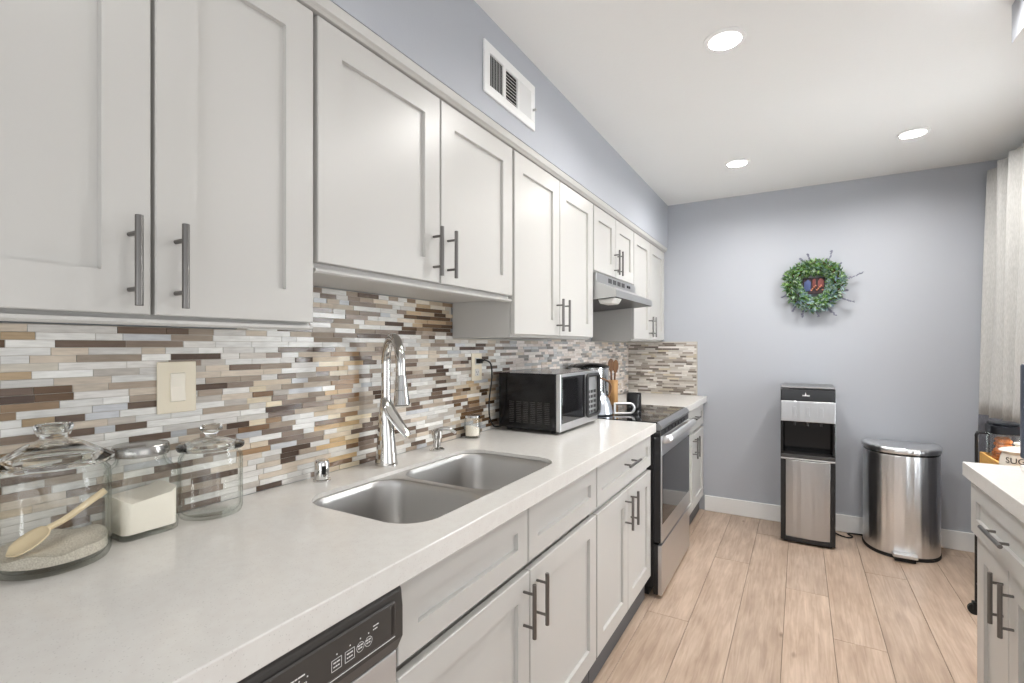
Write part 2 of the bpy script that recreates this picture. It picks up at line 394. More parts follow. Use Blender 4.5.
prism_y(bm, [(.0, 2.162), (.330, 2.162), (.336, 2.167), (.343, 2.171), (.346, 2.181), (.349, 2.1935), (.0, 2.1935)], .08, YB - .002)
struct('trim_1', bm, M['cab'], smooth=False)
def baseboard(name, x0, x1, y0, y1):
    bm = B(); box(bm, x0, x1, y0, y1, 0, .125)
    return struct(name, bm, M['trim'], bevel=.004)
baseboard('baseboard_back', .652, XR, YB - .016, YB)
baseboard('baseboard_right', XR - .016, XR, 2.42, YB - .016)

# ------------------------------------------------------------------ mosaic backsplash
PAL = [((240, 239, 235), 32, .22), ((228, 225, 220), 20, .25), ((216, 203, 186), 16, .5), ((200, 193, 184), 8, .45),
       ((172, 157, 141), 12, .5), ((146, 129, 115), 14, .3), ((118, 100, 87), 13, .22), ((88, 71, 60), 6, .15), ((206, 208, 211), 5, .2)]
WARM_REFLECTION = [((234, 220, 192), 26, .25), ((210, 180, 136), 18, .3), ((166, 134, 100), 10, .3), ((226, 210, 186), 22, .4), ((128, 98, 70), 10, .2), ((234, 230, 222), 16, .15)]  # amber mix that paints warm reflections into the tile colours
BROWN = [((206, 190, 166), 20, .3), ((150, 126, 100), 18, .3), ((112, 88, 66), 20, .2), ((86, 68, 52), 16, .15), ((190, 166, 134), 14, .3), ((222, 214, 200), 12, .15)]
LIGHT = [((236, 228, 222), 30, .3), ((220, 208, 200), 18, .4), ((206, 206, 206), 16, .2), ((170, 168, 166), 12, .3), ((212, 198, 182), 10, .5), ((136, 130, 124), 9, .3)]
GREYB = [((206, 200, 192), 24, .4), ((184, 176, 166), 18, .5), ((156, 147, 138), 16, .4), ((124, 114, 105), 12, .3), ((218, 214, 208), 16, .2), ((200, 188, 166), 6, .4)]
def pick(P):
    c, w, ro = rnd.choices(P, weights=[q[1] for q in P])[0]
    k = rnd.uniform(.93, 1.06)
    s = srgb(*[min(255, q * k) for q in c]); return (s[0], s[1], s[2], ro)
def mosaic(bm, lay, length, start, z0, z1, place, palette):
    """rows of 15.7 mm; runs of 150 mm split into 150 / 100+50 / 50+100 / 75+75"""
    pitch, run = .0157, .1487
    nrow = int((z1 - z0) / pitch + .5)
    jit = [rnd.uniform(0, .14) for _ in range(200)]
    for rI in range(nrow):
        a = z0 + rI * pitch; b = min(a + pitch - .0011, z1)
        u = start - (jit[rI] if rI % 3 else 0)
        while u < length:
            lens = []; tot = 0                      # one 297 mm sheet: random lengths, straight edges
            while tot < 2 * run - .03:
                q = rnd.choice((.05, .062, .074, .086, .099, .12)); q = min(q, 2 * run - tot)
                if 2 * run - tot - q < .03: q = 2 * run - tot
                lens.append(q); tot += q
            rnd.shuffle(lens)
            for q in lens:
                s0, s1 = max(u + .0006, 0), min(u + q - .0006, length); u += q
                if s1 - s0 < .006: continue
                d = rnd.choice([.0055, .006, .0068, .0075]); n0 = len(bm.verts)
                place(bm, s0, s1, a, b, d); bm.verts.ensure_lookup_table()
                c = pick(palette((s0 + s1) / 2, (a + b) / 2))
                for v_ in bm.verts[n0:]: v_[lay] = c
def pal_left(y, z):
    if 1.07 < y < 1.215 and z < 1.33: return WARM_REFLECTION
    if .83 < y < .90 and 1.06 < z < 1.26 and rnd.random() < .75: return WARM_REFLECTION
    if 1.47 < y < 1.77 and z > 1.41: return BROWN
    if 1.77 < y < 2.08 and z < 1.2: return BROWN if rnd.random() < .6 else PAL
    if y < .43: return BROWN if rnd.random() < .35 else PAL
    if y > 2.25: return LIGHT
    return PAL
bm = B(); lay = bm.verts.layers.float_color.new('stone')
pl_left = lambda bm, s0, s1, a, b, d: box(bm, .004, d + .004, s0 - .45, s1 - .45, a, b)
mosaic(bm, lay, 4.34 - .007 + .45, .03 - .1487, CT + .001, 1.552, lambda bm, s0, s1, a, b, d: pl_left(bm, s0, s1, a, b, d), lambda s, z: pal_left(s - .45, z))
# drop the tiles that would sit inside the upper cabinets
kill = []
for f in bm.faces:
    c = f.calc_center_median()
    top = 1.400 if c.y < .79 else (1.545 if c.y < 1.74 else 1.393)
    if 2.645 < c.y < 3.43: top = 1.56
    if c.z > top - .004: kill.append(f)
bmesh.ops.delete(bm, geom=kill, context='FACES')
box(bm, .0, .0085, -.45, .785, CT + .001, 1.401, mi=1)
box(bm, .0, .0085, .785, 1.74, CT + .001, 1.543, mi=1); box(bm, .0, .0085, 1.74, YB - .001, CT + .001, 1.391, mi=1)
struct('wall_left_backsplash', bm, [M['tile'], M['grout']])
bm = B(); lay = bm.verts.layers.float_color.new('stone')
mosaic(bm, lay, .588, .012, CT + .001, 1.392, lambda bm, s0, s1, a, b, d: box(bm, s0, s1, YB - .004 - d, YB - .004, a, b), lambda s, z: GREYB)
box(bm, .010, .5935, YB - .0085, YB, CT + .001, 1.393, mi=1); box(bm, .589, .594, YB - .0115, YB, CT + .001, 1.393, mi=1)
struct('wall_back_backsplash', bm, [M['tile'], M['grout']])

# ------------------------------------------------------------------ cabinets
def shaker(y0, y1, z0, z1, xf, t=.02, s=.073, rec=.011, sgn=1, bm=None):
    """five-piece door: face at x = xf, front towards sgn"""
    bm = bm or B(); xb = xf - sgn * t; xp = xf - sgn * rec; ch = .004
    def ring(x, d): return [bm.verts.new((x, y, z)) for y, z in ((y0 + d, z0 + d), (y1 - d, z0 + d), (y1 - d, z1 - d), (y0 + d, z1 - d))]
    R = [ring(xb, 0), ring(xf - sgn * .002, 0), ring(xf, .002), ring(xf, s), ring(xp, s + .0012)]
    for a, b in zip(R, R[1:]):
        for i in range(4): bm.faces.new((a[i], a[(i + 1) % 4], b[(i + 1) % 4], b[i]))
    bm.faces.new(R[0]); bm.faces.new(R[-1])
    return bm
def handle(parent, x, y, z, L=.155, axis='z', sgn=1, off=.036):
    bm = B(); d = Vector((0, 0, 1)) if axis == 'z' else Vector((0, 1, 0)); c = Vector((x + sgn * off, y, z))
    cyl(bm, c - d * L / 2, c + d * L / 2, .0062, seg=16)
    for k in (-1, 1):
        q = c + d * k * L * .31; cyl(bm, q, (x + sgn * .0003, q.y, q.z), .0042, seg=10)
    return obj('handle', bm, M['nickel'], parent, smooth='auto', bevel=.0008, label='brushed nickel bar handle')
HANG = 'white shaker wall cabinets along the left wall'
def upper(label, y0, y1, z0, zd, gap, hz, hy=.037, z1=2.161, end=None):
    t = thing('upper_cabinet', label, 'cabinet', (0, y0, z0), HANG)
    bm = B(); box(bm, .010, .303, y0, y1, z0, z1)
    obj('carcass', bm, M['cab_in'], t, bevel=.001)
    for a, b, hy_ in ((y0 + .003, gap - .0035, gap - hy), (gap + .0035, y1 - .003, gap + hy)):
        d = obj('door', shaker(a, b, zd, z1 - .003, .325), M['cab'], t)
        handle(d, .325, hy_, hz)
    return t
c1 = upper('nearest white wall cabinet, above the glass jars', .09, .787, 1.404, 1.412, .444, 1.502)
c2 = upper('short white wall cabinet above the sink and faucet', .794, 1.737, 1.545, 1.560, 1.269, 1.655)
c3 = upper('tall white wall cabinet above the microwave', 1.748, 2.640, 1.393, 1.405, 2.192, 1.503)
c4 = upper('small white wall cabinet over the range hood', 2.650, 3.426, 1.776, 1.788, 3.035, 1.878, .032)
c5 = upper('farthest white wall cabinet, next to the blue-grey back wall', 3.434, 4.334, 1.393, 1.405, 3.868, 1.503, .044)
# light rails under the first two
for par, a, b, z in ((c1, .09, .787, 1.404), (c2, .794, 1.737, 1.545)):
    obj('light_rail', prism_y(B(), [(.285, z), (.320, z), (.320, z - .006), (.315, z - .010), (.285, z - .010)], a, b), M['cab'], par)

BASE = 'white shaker base cabinets along the left wall'
XF = .645
def basecab(label, y0, y1, drawers, doors, ds=(.72, .886), dz=(.13, .694), hz=.60, drawer_handle=True, group=BASE, zt=None):
    t = thing('base_cabinet', label, 'cabinet', (.3, y0, 0), group)
    bm = B()
    prism_y(bm, [(.02, .0), (.602, .0), (.602, .105), (.622, .105), (.622, .70), (.612, .70), (.612, .719), (.622, .719), (.622, .89), (.02, .89)] if zt is None else
                [(.02, .0), (.555, .0), (.555, .105), (.622, .105), (.622, zt), (.02, zt)], y0, y1)
    obj('carcass', bm, M['cab_in'], t)
    obj('toe_kick', box(B(), .603, .612, y0, y1, 0.001, .102), M['toe'], t, label='dark grey toe kick')
    for a, b in drawers:
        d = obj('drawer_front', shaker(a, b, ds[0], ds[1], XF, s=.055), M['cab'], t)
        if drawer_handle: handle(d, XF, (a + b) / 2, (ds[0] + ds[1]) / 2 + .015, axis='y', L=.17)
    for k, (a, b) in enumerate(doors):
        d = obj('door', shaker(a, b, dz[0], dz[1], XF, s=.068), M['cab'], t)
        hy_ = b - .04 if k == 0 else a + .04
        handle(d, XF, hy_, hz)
    return t
# the sink base is open inside, so its carcass is made of panels
t = thing('base_cabinet', 'white base cabinet with two plain drawer fronts under the steel sink', 'cabinet', (.3, .732, 0), BASE)
bm = B(); box(bm, .02, .622, .732, .750, .105, .89); box(bm, .02, .622, 1.818, 1.836, .105, .89); box(bm, .02, .602, .732, 1.836, 0, .12)
box(bm, .604, .622, .750, 1.818, .105, .13); box(bm, .604, .612, .750, 1.818, .13, .89); box(bm, .612, .622, .750, 1.818, .719, .89); box(bm, .02, .03, .75, 1.818, .12, .89)
obj('carcass', bm, M['cab_in'], t)
obj('toe_kick', box(B(), .603, .612, .732, 1.836, .001, .102), M['toe'], t, label='dark grey toe kick')
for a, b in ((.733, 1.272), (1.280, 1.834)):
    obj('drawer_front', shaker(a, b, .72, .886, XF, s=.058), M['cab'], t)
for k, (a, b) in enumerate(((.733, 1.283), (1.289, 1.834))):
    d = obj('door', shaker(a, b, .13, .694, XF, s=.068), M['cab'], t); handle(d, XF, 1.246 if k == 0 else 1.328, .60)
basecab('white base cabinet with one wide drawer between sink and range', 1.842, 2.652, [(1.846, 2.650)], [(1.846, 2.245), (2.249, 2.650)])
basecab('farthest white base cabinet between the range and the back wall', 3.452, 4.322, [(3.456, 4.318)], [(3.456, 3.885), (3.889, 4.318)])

# ------------------------------------------------------------------ worktops
SX0, SX1, SY0, SY1 = .172, .584, .848, 1.636
bm = B(); hole = rrect(SX0, SX1, SY0, SY1, .095, 10)
plate_with_holes(bm, [(.012, -.45), (.6675, -.45), (.6675, 2.664), (.012, 2.664)], [hole], CT - .012, CT)
prism_y(bm, [(.6675, CT), (.6692, CT - .0007), (.67, CT - .0025), (.67, CT - .0465), (.6675, CT - .049), (.63, CT - .049), (.63, CT - .0121), (.6675, CT - .0121)], -.45, 2.664)
tag(obj('countertop', bm, M['quartz']), 'long speckled white quartz countertop holding the sink and glass jars', 'countertop')
bm = B(); box(bm, .012, .67, 3.446, YB - .012, CT - .049, CT)
tag(obj('countertop', bm, M['quartz'], bevel=.0025), 'short white quartz countertop between the range and back wall', 'countertop')

# ------------------------------------------------------------------ sink, faucet and fittings
sink = thing('kitchen_sink', 'double bowl stainless steel sink set under the white countertop', 'sink', (.377, 1.235, .72))
ZR = CT - .0125
b1 = (SX0 + .004, SX1 - .004, SY0 + .004, 1.186); b2 = (SX0 + .004, SX1 - .004, 1.212, SY1 - .004)
bm = B(); plate_with_holes(bm, [(.15, .825), (.603, .825), (.603, 1.66), (.15, 1.66)], [rrect(*b1, .088, 10), rrect(*b2, .088, 10)], ZR - .0015, ZR)
obj('rim', bm, M['steel_sink'], sink)
for b in (b1, b2):
    bm = B(); rows = []
    for ins, z, rr in ((0, ZR - .0005, .088), (.003, ZR - .004, .086), (.006, ZR - .02, .085), (.012, ZR - .14, .08), (.018, ZR - .17, .075), (.032, ZR - .19, .065), (.055, ZR - .198, .05), (.13, ZR - .203, .02)):
        rows.append([bm.verts.new((x, y, z)) for x, y in rrect(b[0] + ins, b[1] - ins, b[2] + ins, b[3] - ins, rr, 10)])
    n = len(rows[0])
    for p_, q_ in zip(rows, rows[1:]):
        for i in range(n): bm.faces.new((p_[i], p_[(i + 1) % n], q_[(i + 1) % n], q_[i]))
    bm.faces.new(rows[-1])
    bo = obj('bowl', bm, M['steel_sink'], sink, smooth=True)
    so = bo.modifiers.new('solid', 'SOLIDIFY'); so.thickness = .0012; so.offset = 0
    cx, cy = (b[0] + b[1]) / 2 - .03, (b[2] + b[3]) / 2
    dr = obj('drain', lathe(B(), [(0, ZR - .2022), (.02, ZR - .2022), (.026, ZR - .2), (.042, ZR - .2005), (.044, ZR - .2024), (0, ZR - .2026)][::-1], (cx, cy, 0), 28), M['chrome'], sink, smooth='auto')

# faucet
fx, fy = .090, 1.264
t = thing('kitchen_faucet', 'polished chrome gooseneck pull-down faucet behind the sink', 'faucet', (fx, fy, CT))
bm = B(); rows = []
for z, a, b, ox, oy in ((0, .042, .036, 0, 0), (.006, .042, .036, 0, 0), (.02, .039, .034, 0, 0), (.07, .034, .030, 0, 0), (.13, .029, .026, -.002, 0), (.19, .023, .022, -.004, .002), (.235, .0165, .0165, -.006, .004)):
    rows.append([bm.verts.new((fx + ox + a * cos(2 * pi * i / 28), fy + oy + b * sin(2 * pi * i / 28), CT + z)) for i in range(28)])
for p_, q_ in zip(rows, rows[1:]):
    for i in range(28): bm.faces.new((p_[i], p_[(i + 1) % 28], q_[(i + 1) % 28], q_[i]))
bm.faces.new(rows[0]); bm.faces.new(rows[-1])
obj('body', bm, M['chrome'], t, smooth='auto')
D = Vector((.87, -.49, 0)); b0 = Vector((fx - .006, fy + .004, 0)); Z = lambda z: Vector((0, 0, z))
pts = [b0 + Z(CT + .225), b0 + Z(1.25)]
for k in range(0, 13):
    a = pi - pi * k / 12; pts.append(b0 + D * (.083 + .083 * cos(a)) + Z(1.292 + .092 * sin(a)))
pts += [b0 + D * .168 + Z(1.265), b0 + D * .17 + Z(1.245)]
obj('spout', tube(B(), smooth_path(pts, 5), .0158, 20), M['chrome'], t, smooth='auto')
hd = b0 + D * .17
bm = B(); cyl(bm, hd + Z(1.262), hd + D * .004 + Z(1.215), .0165, .021, 24); cyl(bm, hd + D * .004 + Z(1.215), hd + D * .008 + Z(1.168), .021, .0262, 24)
sh = obj('spray_head', bm, M['chrome'], t, smooth='auto', bevel=.002)
obj('nozzle', cyl(B(), hd + D * .008 + Z(1.1679), hd + D * .0083 + Z(1.165), .0225, .022, 24), M['darkgrey'], sh, label='dark grey nozzle face')
# lever: a broad blade sweeping down across the body towards the sink
L0 = b0 + Vector((.0, -.004, CT + .226))
pts = smooth_path([L0, L0 + Vector((.020, -.004, -.026)), L0 + Vector((.052, .004, -.072)), L0 + Vector((.090, .018, -.122))], 6)
n = len(pts)
obj('lever', tube(B(), pts, .01, 16, flat=[(.013 - .006 * i / n, .019 + .010 * sin(pi * i / n) - .004 * i / n) for i in range(n)], up=(1, 0, 1)), M['chrome'], t, smooth='auto')

# air gap cap
t = thing('air_gap_cap', 'small chrome air gap cap on the countertop left of the faucet', 'air gap', (.067, 1.015, CT))
bm = B(); lathe(bm, [(0, 0), (.026, 0), (.026, .004), (.0215, .006), (.0215, .055), (.019, .062), (.012, .065), (0, .066)], (.067, 1.015, CT), 32)
obj('cap', bm, M['chrome'], t, smooth='auto')
dv = Vector((1.266, -1.015, 0)).normalized(); dv = (Matrix.Rotation(radians(14), 3, 'Z') @ dv)
bm = B(); side = dv.cross(Vector((0, 0, 1))); c = Vector((.067, 1.015, CT + .036)) + dv * .0215
tube(bm, [c + Z(-.012), c + Z(.012)], .006, 12); obj('vent_slot', bm, M['rubber'], t, label='dark oval vent slot', smooth='auto')

# soap dispenser
sx, sy = .092, 1.539
t = thing('soap_dispenser', 'chrome soap pump on the countertop between faucet and microwave', 'soap dispenser', (sx, sy, CT))
obj('base', lathe(B(), [(0, 0), (.030, 0), (.030, .005), (.024, .010), (.015, .014), (.014, .045), (.021, .05), (.0215, .078), (.017, .083), (0, .084)], (sx, sy, CT), 32), M['chrome'], t, smooth='auto')
pts = smooth_path([(sx - .016, sy - .012, CT + .071), (sx + .014, sy + .014, CT + .083), (sx + .036, sy + .034, CT + .081), (sx + .056, sy + .050, CT + .066)], 6)
obj('spout', tube(B(), pts, [.0105 - .004 * i / len(pts) for i in range(len(pts))], 14), M['chrome'], t, smooth='auto')

# ------------------------------------------------------------------ jars on the counter
JAR = 'glass canisters at the near end of the countertop'
def round_jar(label, x, y, R, hb, knob_top, knob, dome):
    t = thing('glass_jar', label, 'jar', (x, y, CT), JAR)
    w = .004; c = (x, y, CT)
    prof = [(0, .0005), (R * .82, .0005), (R * .95, .004), (R, .014), (R, hb - .03), (R * .985, hb - .016), (R * .9, hb - .006), (R * .9, hb),
            (R * .9 - w, hb), (R * .9 - w, hb - .008), (R * .985 - w, hb - .018), (R - w, hb - .032), (R - w, .02), (R * .93 - w, .011), (R * .8, .008), (0, .008)]
    obj('body', lathe(B(), prof, c, 64), M['glass'], t, smooth='auto')
    # lid: overhanging flange, dome and knob
    zf = hb + .0012
    lp = [(0, zf + .004), (R * .78, zf + .001), (R * .86, zf), (R * 1.02, zf), (R * 1.055, zf + .004), (R * 1.055, zf + .010), (R * 1.0, zf + .012), (R * .8, zf + .012 + .010 * dome), (R * .5, zf + .012 + .026 * dome), (R * .26, zf + .012 + .034 * dome)]
    kt = knob_top - CT
    ld = obj('lid', lathe(B(), [(0, zf + .006 + .028 * dome), (R * .46, zf + .006 + .022 * dome), (R * .74, zf + .005 + .009 * dome), (R * .78, zf + .0005)] + lp[2:] + [(0, zf + .012 + .036 * dome)], c, 64), M['thick_glass'], t, smooth='auto')
    zk = zf + .0125 + .036 * dome
    if knob == 'cup': kp = [(0, zk), (R * .24, zk), (R * .22, zk + .006), (R * .28, kt - .020), (R * .34, kt - .006), (R * .32, kt), (R * .25, kt - .003), (R * .18, kt - .014), (0, kt - .017)]
    else: kp = [(0, zk), (R * .19, zk), (R * .17, zk + .005), (R * .34, kt - .016), (R * .37, kt - .010), (R * .28, kt - .002), (0, kt)]
    obj('knob', lathe(B(), kp, c, 40), M['thick_glass'], ld, smooth='auto')
    return t
JX, JY = .110, .372
round_jar('large round glass jar with lid, of sugar and a scoop, nearest on the counter', JX, JY, .0855, .188, 1.208, 'cup', 1.0)
def heap(name, x, y, R, z0, zfun, seg=48, rings=10, m=None):
    bm = B(); top = []; 
    ctr = bm.verts.new((x, y, zfun(0, 0)))
    prev = None; rows = []
    for k in range(1, rings + 1):
        r_ = R * k / rings
        rows.append([bm.verts.new((x + r_ * cos(2 * pi * i / seg), y + r_ * sin(2 * pi * i / seg), zfun(r_ * cos(2 * pi * i / seg), r_ * sin(2 * pi * i / seg)))) for i in range(seg)])
    low = [bm.verts.new((x + R * cos(2 * pi * i / seg), y + R * sin(2 * pi * i / seg), z0)) for i in range(seg)]
    for i in range(seg):
        j = (i + 1) % seg
        bm.faces.new((ctr, rows[0][i], rows[0][j]))
        for a, b in zip(rows, rows[1:]): bm.faces.new((a[i], b[i], b[j], a[j]))
        bm.faces.new((rows[-1][i], low[i], low[j], rows[-1][j]))
    bm.faces.new(low)
    return obj(name, bm, m, smooth='auto')
tag(heap('sugar', JX, JY, .0795, CT + .0205, lambda u, w: CT + .040 + .04 * w + .0025 * sin(60 * u + 41 * w) + .002 * sin(90 * w), m=M['grain']),
    'coarse pale sugar filling the bottom of the large glass jar', 'sugar', kind='stuff')
# scoop resting on the sugar
S0 = Vector((JX + .022, JY - .052, CT + .055)); S1 = Vector((JX + .040, JY + .066, CT + .128))
t = thing('scoop', 'cream wooden scoop leaning inside the large jar of sugar', 'scoop', S0)
ax = (S1 - S0); pts = smooth_path([S0 + ax * .30, S0 + ax * .5 + Z(-.004), S0 + ax * .75 + Z(-.002), S1], 6); n = len(pts)
obj('handle', tube(B(), pts, .005, 12, flat=[(.0055 + .001 * i / n, .0065 + .002 * i / n) for i in range(n)], up=(0, 0, 1)), M['cream'], t, smooth='auto')
bm = B(); dirx = ax.normalized(); up = Vector((0.22, 0, .97)); up = (up - dirx * up.dot(dirx)).normalized(); sd = dirx.cross(up)
rows = []
for k in range(9):
    s_ = k / 8; wv = .024 * math.sqrt(max(0.0001, 1 - (2 * s_ - 1) ** 2)) + .002
    rows.append([bm.verts.new(S0 + dirx * (-.022 + .068 * s_) + sd * (wv * q) + up * (-.010 * (1 - q * q) * (1 - (2 * s_ - 1) ** 2))) for q in (-1, -.75, -.4, 0, .4, .75, 1)])
for a, b in zip(rows, rows[1:]):
    for i in range(6): bm.faces.new((a[i], a[i + 1], b[i + 1], b[i]))
bo = obj('bowl', bm, M['cream'], t, smooth=True); q = bo.modifiers.new('s', 'SOLIDIFY'); q.thickness = .0028; q.offset = 0

# square jar of flour
qx0, qx1, qy0, qy1 = .016, .124, .476, .590
t = thing('glass_jar', 'square glass jar of white flour with a round steel lid', 'jar', ((qx0 + qx1) / 2, (qy0 + qy1) / 2, CT), JAR)
cx, cy = (qx0 + qx1) / 2, (qy0 + qy1) / 2
def sq_ring(bm, ins, z, r): return [bm.verts.new((x, y, CT + z)) for x, y in rrect(qx0 + ins, qx1 - ins, qy0 + ins, qy1 - ins, r, 9)]
def circ_ring(bm, R, z):
    a = rrect(cx - R, cx + R, cy - R, cy + R, R * .999, 9); return [bm.verts.new((x, y, CT + z)) for x, y in a]
bm = B()
R_ = [sq_ring(bm, .006, .0005, .016), sq_ring(bm, .001, .004, .02), sq_ring(bm, 0, .012, .02), sq_ring(bm, 0, .125, .02), sq_ring(bm, .002, .140, .022), sq_ring(bm, .010, .154, .03), circ_ring(bm, .046, .162), circ_ring(bm, .045, .180),
      circ_ring(bm, .042, .180), circ_ring(bm, .042, .162), sq_ring(bm, .014, .150, .028), sq_ring(bm, .0055, .138, .019), sq_ring(bm, .0035, .123, .0165), sq_ring(bm, .0035, .014, .0165), sq_ring(bm, .007, .007, .014)]
n = len(R_[0])
for a, b in zip(R_, R_[1:]):
    for i in range(n): bm.faces.new((a[i], a[(i + 1) % n], b[(i + 1) % n], b[i]))
bm.faces.new(R_[0]); bm.faces.new(R_[-1])
obj('body', bm, M['glass'], t, smooth='auto')
obj('lid', lathe(B(), [(0, .183), (.0485, .183), (.0485, .172), (.051, .172), (.052, .176), (.052, .191), (.050, .195), (.033, .1965), (0, .197)], (cx, cy, CT), 48), M['lid_steel'], t, smooth='auto', label='round brushed steel lid')
bm = B(); nx, ny = 14, 14; g = {}
fx0, fx1, fy0, fy1 = qx0 + .0042, qx1 - .0042, qy0 + .0042, qy1 - .0042
out = rrect(fx0, fx1, fy0, fy1, .0155, 9); zt = lambda x, y: CT + .080 - .026 * math.exp(-(((x - fx1 + .006) / .04) ** 2 + ((y - cy + .004) / .026) ** 2)) + .012 * ((y - cy) / .05) ** 2 + .004 * (y - cy) / .05
ctr = Vector((cx, cy)); rows = []
for k in range(1, 11):
    rows.append([bm.verts.new((cx + (x - cx) * k / 10, cy + (y - cy) * k / 10, zt(cx + (x - cx) * k / 10, cy + (y - cy) * k / 10))) for x, y in out])
c0 = bm.verts.new((cx, cy, zt(cx, cy))); low = [bm.verts.new((x, y, CT + .0145)) for x, y in out]; n = len(out)
for i in range(n):
    j = (i + 1) % n; bm.faces.new((c0, rows[0][i], rows[0][j])); bm.faces.new((rows[-1][i], low[i], low[j], rows[-1][j]))
    for a, b in zip(rows, rows[1:]): bm.faces.new((a[i], b[i], b[j], a[j]))
bm.faces.new(low)
tag(obj('flour', bm, M['flour'], smooth='auto'), 'white flour filling the lower half of the square jar', 'flour', kind='stuff')
round_jar('empty round glass jar with a knobbed glass lid, beside the flour jar', .080, .678, .0690, .160, 1.166, 'knob', .45)

# little salt jar by the outlet
t = thing('salt_jar', 'tiny clear glass jar of salt below the wall outlet', 'jar', (.056, 1.836, CT)); c = (.056, 1.836, CT); R = .036
obj('body', lathe(B(), [(0, .0005), (R * .93, .0005), (R, .006), (R, .072), (R * .9, .082), (R * .9, .09), (R * .9 - .003, .09), (R * .9 - .003, .082), (R - .0035, .071), (R - .0035, .010), (0, .008)], c, 40), M['glass'], t, smooth='auto')
obj('lid', lathe(B(), [(0, .0905), (R * .97, .0905), (R * .97, .099), (R * .9, .101), (0, .1015)], c, 40), M['steel_pol'], t, smooth='auto', label='silver lid')
tag(heap('salt', c[0], c[1], R - .0042, CT + .0105, lambda u, w: CT + .048 - .3 * w, 32, 5, M['flour']), 'white salt in the tiny glass jar', 'salt', kind='stuff')

# switch and outlet
def plate(name, label, cat, y0, y1, z0, z1, x=.0115):
    t = thing(name, label, cat, (x, (y0 + y1) / 2, z0)); return t
t = plate('light_switch', 'ivory rocker light switch on the mosaic tile above the jars', 'light switch', .586, .676, 1.195, 1.32)
obj('cover_plate', box(B(), .012, .017, .588, .676, 1.193, 1.318), M['ivory'], t, bevel=.003)
obj('rocker', prism_y(B(), [(.0168, 1.220), (.0245, 1.222), (.0200, 1.256), (.0225, 1.289), (.0168, 1.291)], .6155, .6485), M['rocker'], t, bevel=.0008)
[obj('screw', cyl(B(), (.0165, .632, z), (.0178, .632, z), .0028, seg=12), M['ivory'], t) for z in (1.206, 1.305)]
t = plate('wall_outlet', 'ivory wall outlet on the mosaic tile by the microwave', 'outlet', 1.888, 1.972, 1.195, 1.322)
obj('cover_plate', box(B(), .012, .017, 1.889, 1.972, 1.193, 1.321), M['ivory'], t, bevel=.003)
bm = B()
for z in (1.232, 1.284): prism_y(bm, [(.0165, z - .017), (.019, z - .015), (.019, z + .015), (.0165, z + .017)], 1.914, 1.947)
obj('receptacle', bm, M['whiteplastic'], t)
bm = B(); [box(bm, .0188, .0194, y, y + .002, 1.229, 1.238) for y in (1.923, 1.936)]; cyl(bm, (.0186, 1.9305, 1.223), (.0194, 1.9305, 1.223), .0025, seg=10)
obj('socket_slot', bm, M['rubber'], t)

# ------------------------------------------------------------------ microwave
mx0, mx1, my0, my1, mz0, mz1 = .055, .362, 2.065, 2.548, .962, 1.226
t = thing('microwave', 'black and stainless microwave oven on the countertop', 'microwave', (.2, 2.32, CT))
bm = B(); box(bm, mx0, mx1, my0, my1, mz0, mz1)
obj('case', bm, M['satinblack'], t, bevel=.003)
bm = B()
for r_ in range(12):
    for k in range(6):
        a = .115 + k * .038; z = mz0 + .028 + r_ * .0088; box(bm, a, a + .025, my0 - .0008, my0 + .001, z, z + .0035)
obj('vent', bm, M['darkgrey'], t, label='rows of vent slots in the black side')
bm = B(); box(bm, mx1 + .0005, mx1 + .024, my0 + .001, my1 - .001, mz0 - .002, mz1 - .001)
obj('front_frame', bm, M['steel_h'], t, bevel=.003, label='stainless front frame')
xd = mx1 + .0245
d = obj('door', box(B(), xd, xd + .004, my0 + .010, my1 - .196, mz0 + .034, mz1 - .014), M['blackgloss'], t, bevel=.002, label='black glass door')
obj('handle', tube(B(), [(xd + .012, my1 - .100 + a, b) for a, b in rrect(-.086, .086, mz0 + .036, mz1 - .020, .022, 6)], .0095, 12, closed=True), M['black'], d, smooth='auto', label='black loop around the door grip')
bm = B(); box(bm, xd, xd + .003, my1 - .190, my1 - .012, mz0 + .034, mz1 - .014); cp = obj('control_panel', bm, M['steel_light'], t, bevel=.001)
bm = B()
for r_ in range(5):
    for k in range(3): box(bm, xd + .0028, xd + .0042, my1 - .158 + k * .042, my1 - .128 + k * .042, mz0 + .045 + r_ * .026, mz0 + .060 + r_ * .026)
obj('button', bm, M['darkgrey'], cp)
for x in (.09, .33):
    for y in (2.11, 2.50): obj('foot', cyl(B(), (x, y, CT + .0005), (x, y, mz0 + .0005), .012, seg=14), M['rubber'], t)
# cord and plug
bm = B(); box(bm, .0192, .042, 1.920, 1.942, 1.274, 1.296); pts = smooth_path([(.040, 1.931, 1.285), (.058, 1.945, 1.288), (.066, 1.975, 1.268), (.058, 1.995, 1.20), (.050, 1.985, 1.10), (.045, 1.995, 1.02), (.040, 2.03, .975), (.038, 2.06, .960), (.04, 2.12, .958), (.054, 2.17, 1.0)], 7)
tube(bm, pts, .0038, 10); obj('power_cord', bm, M['rubber'], t, smooth='auto', label='black power cord and plug')

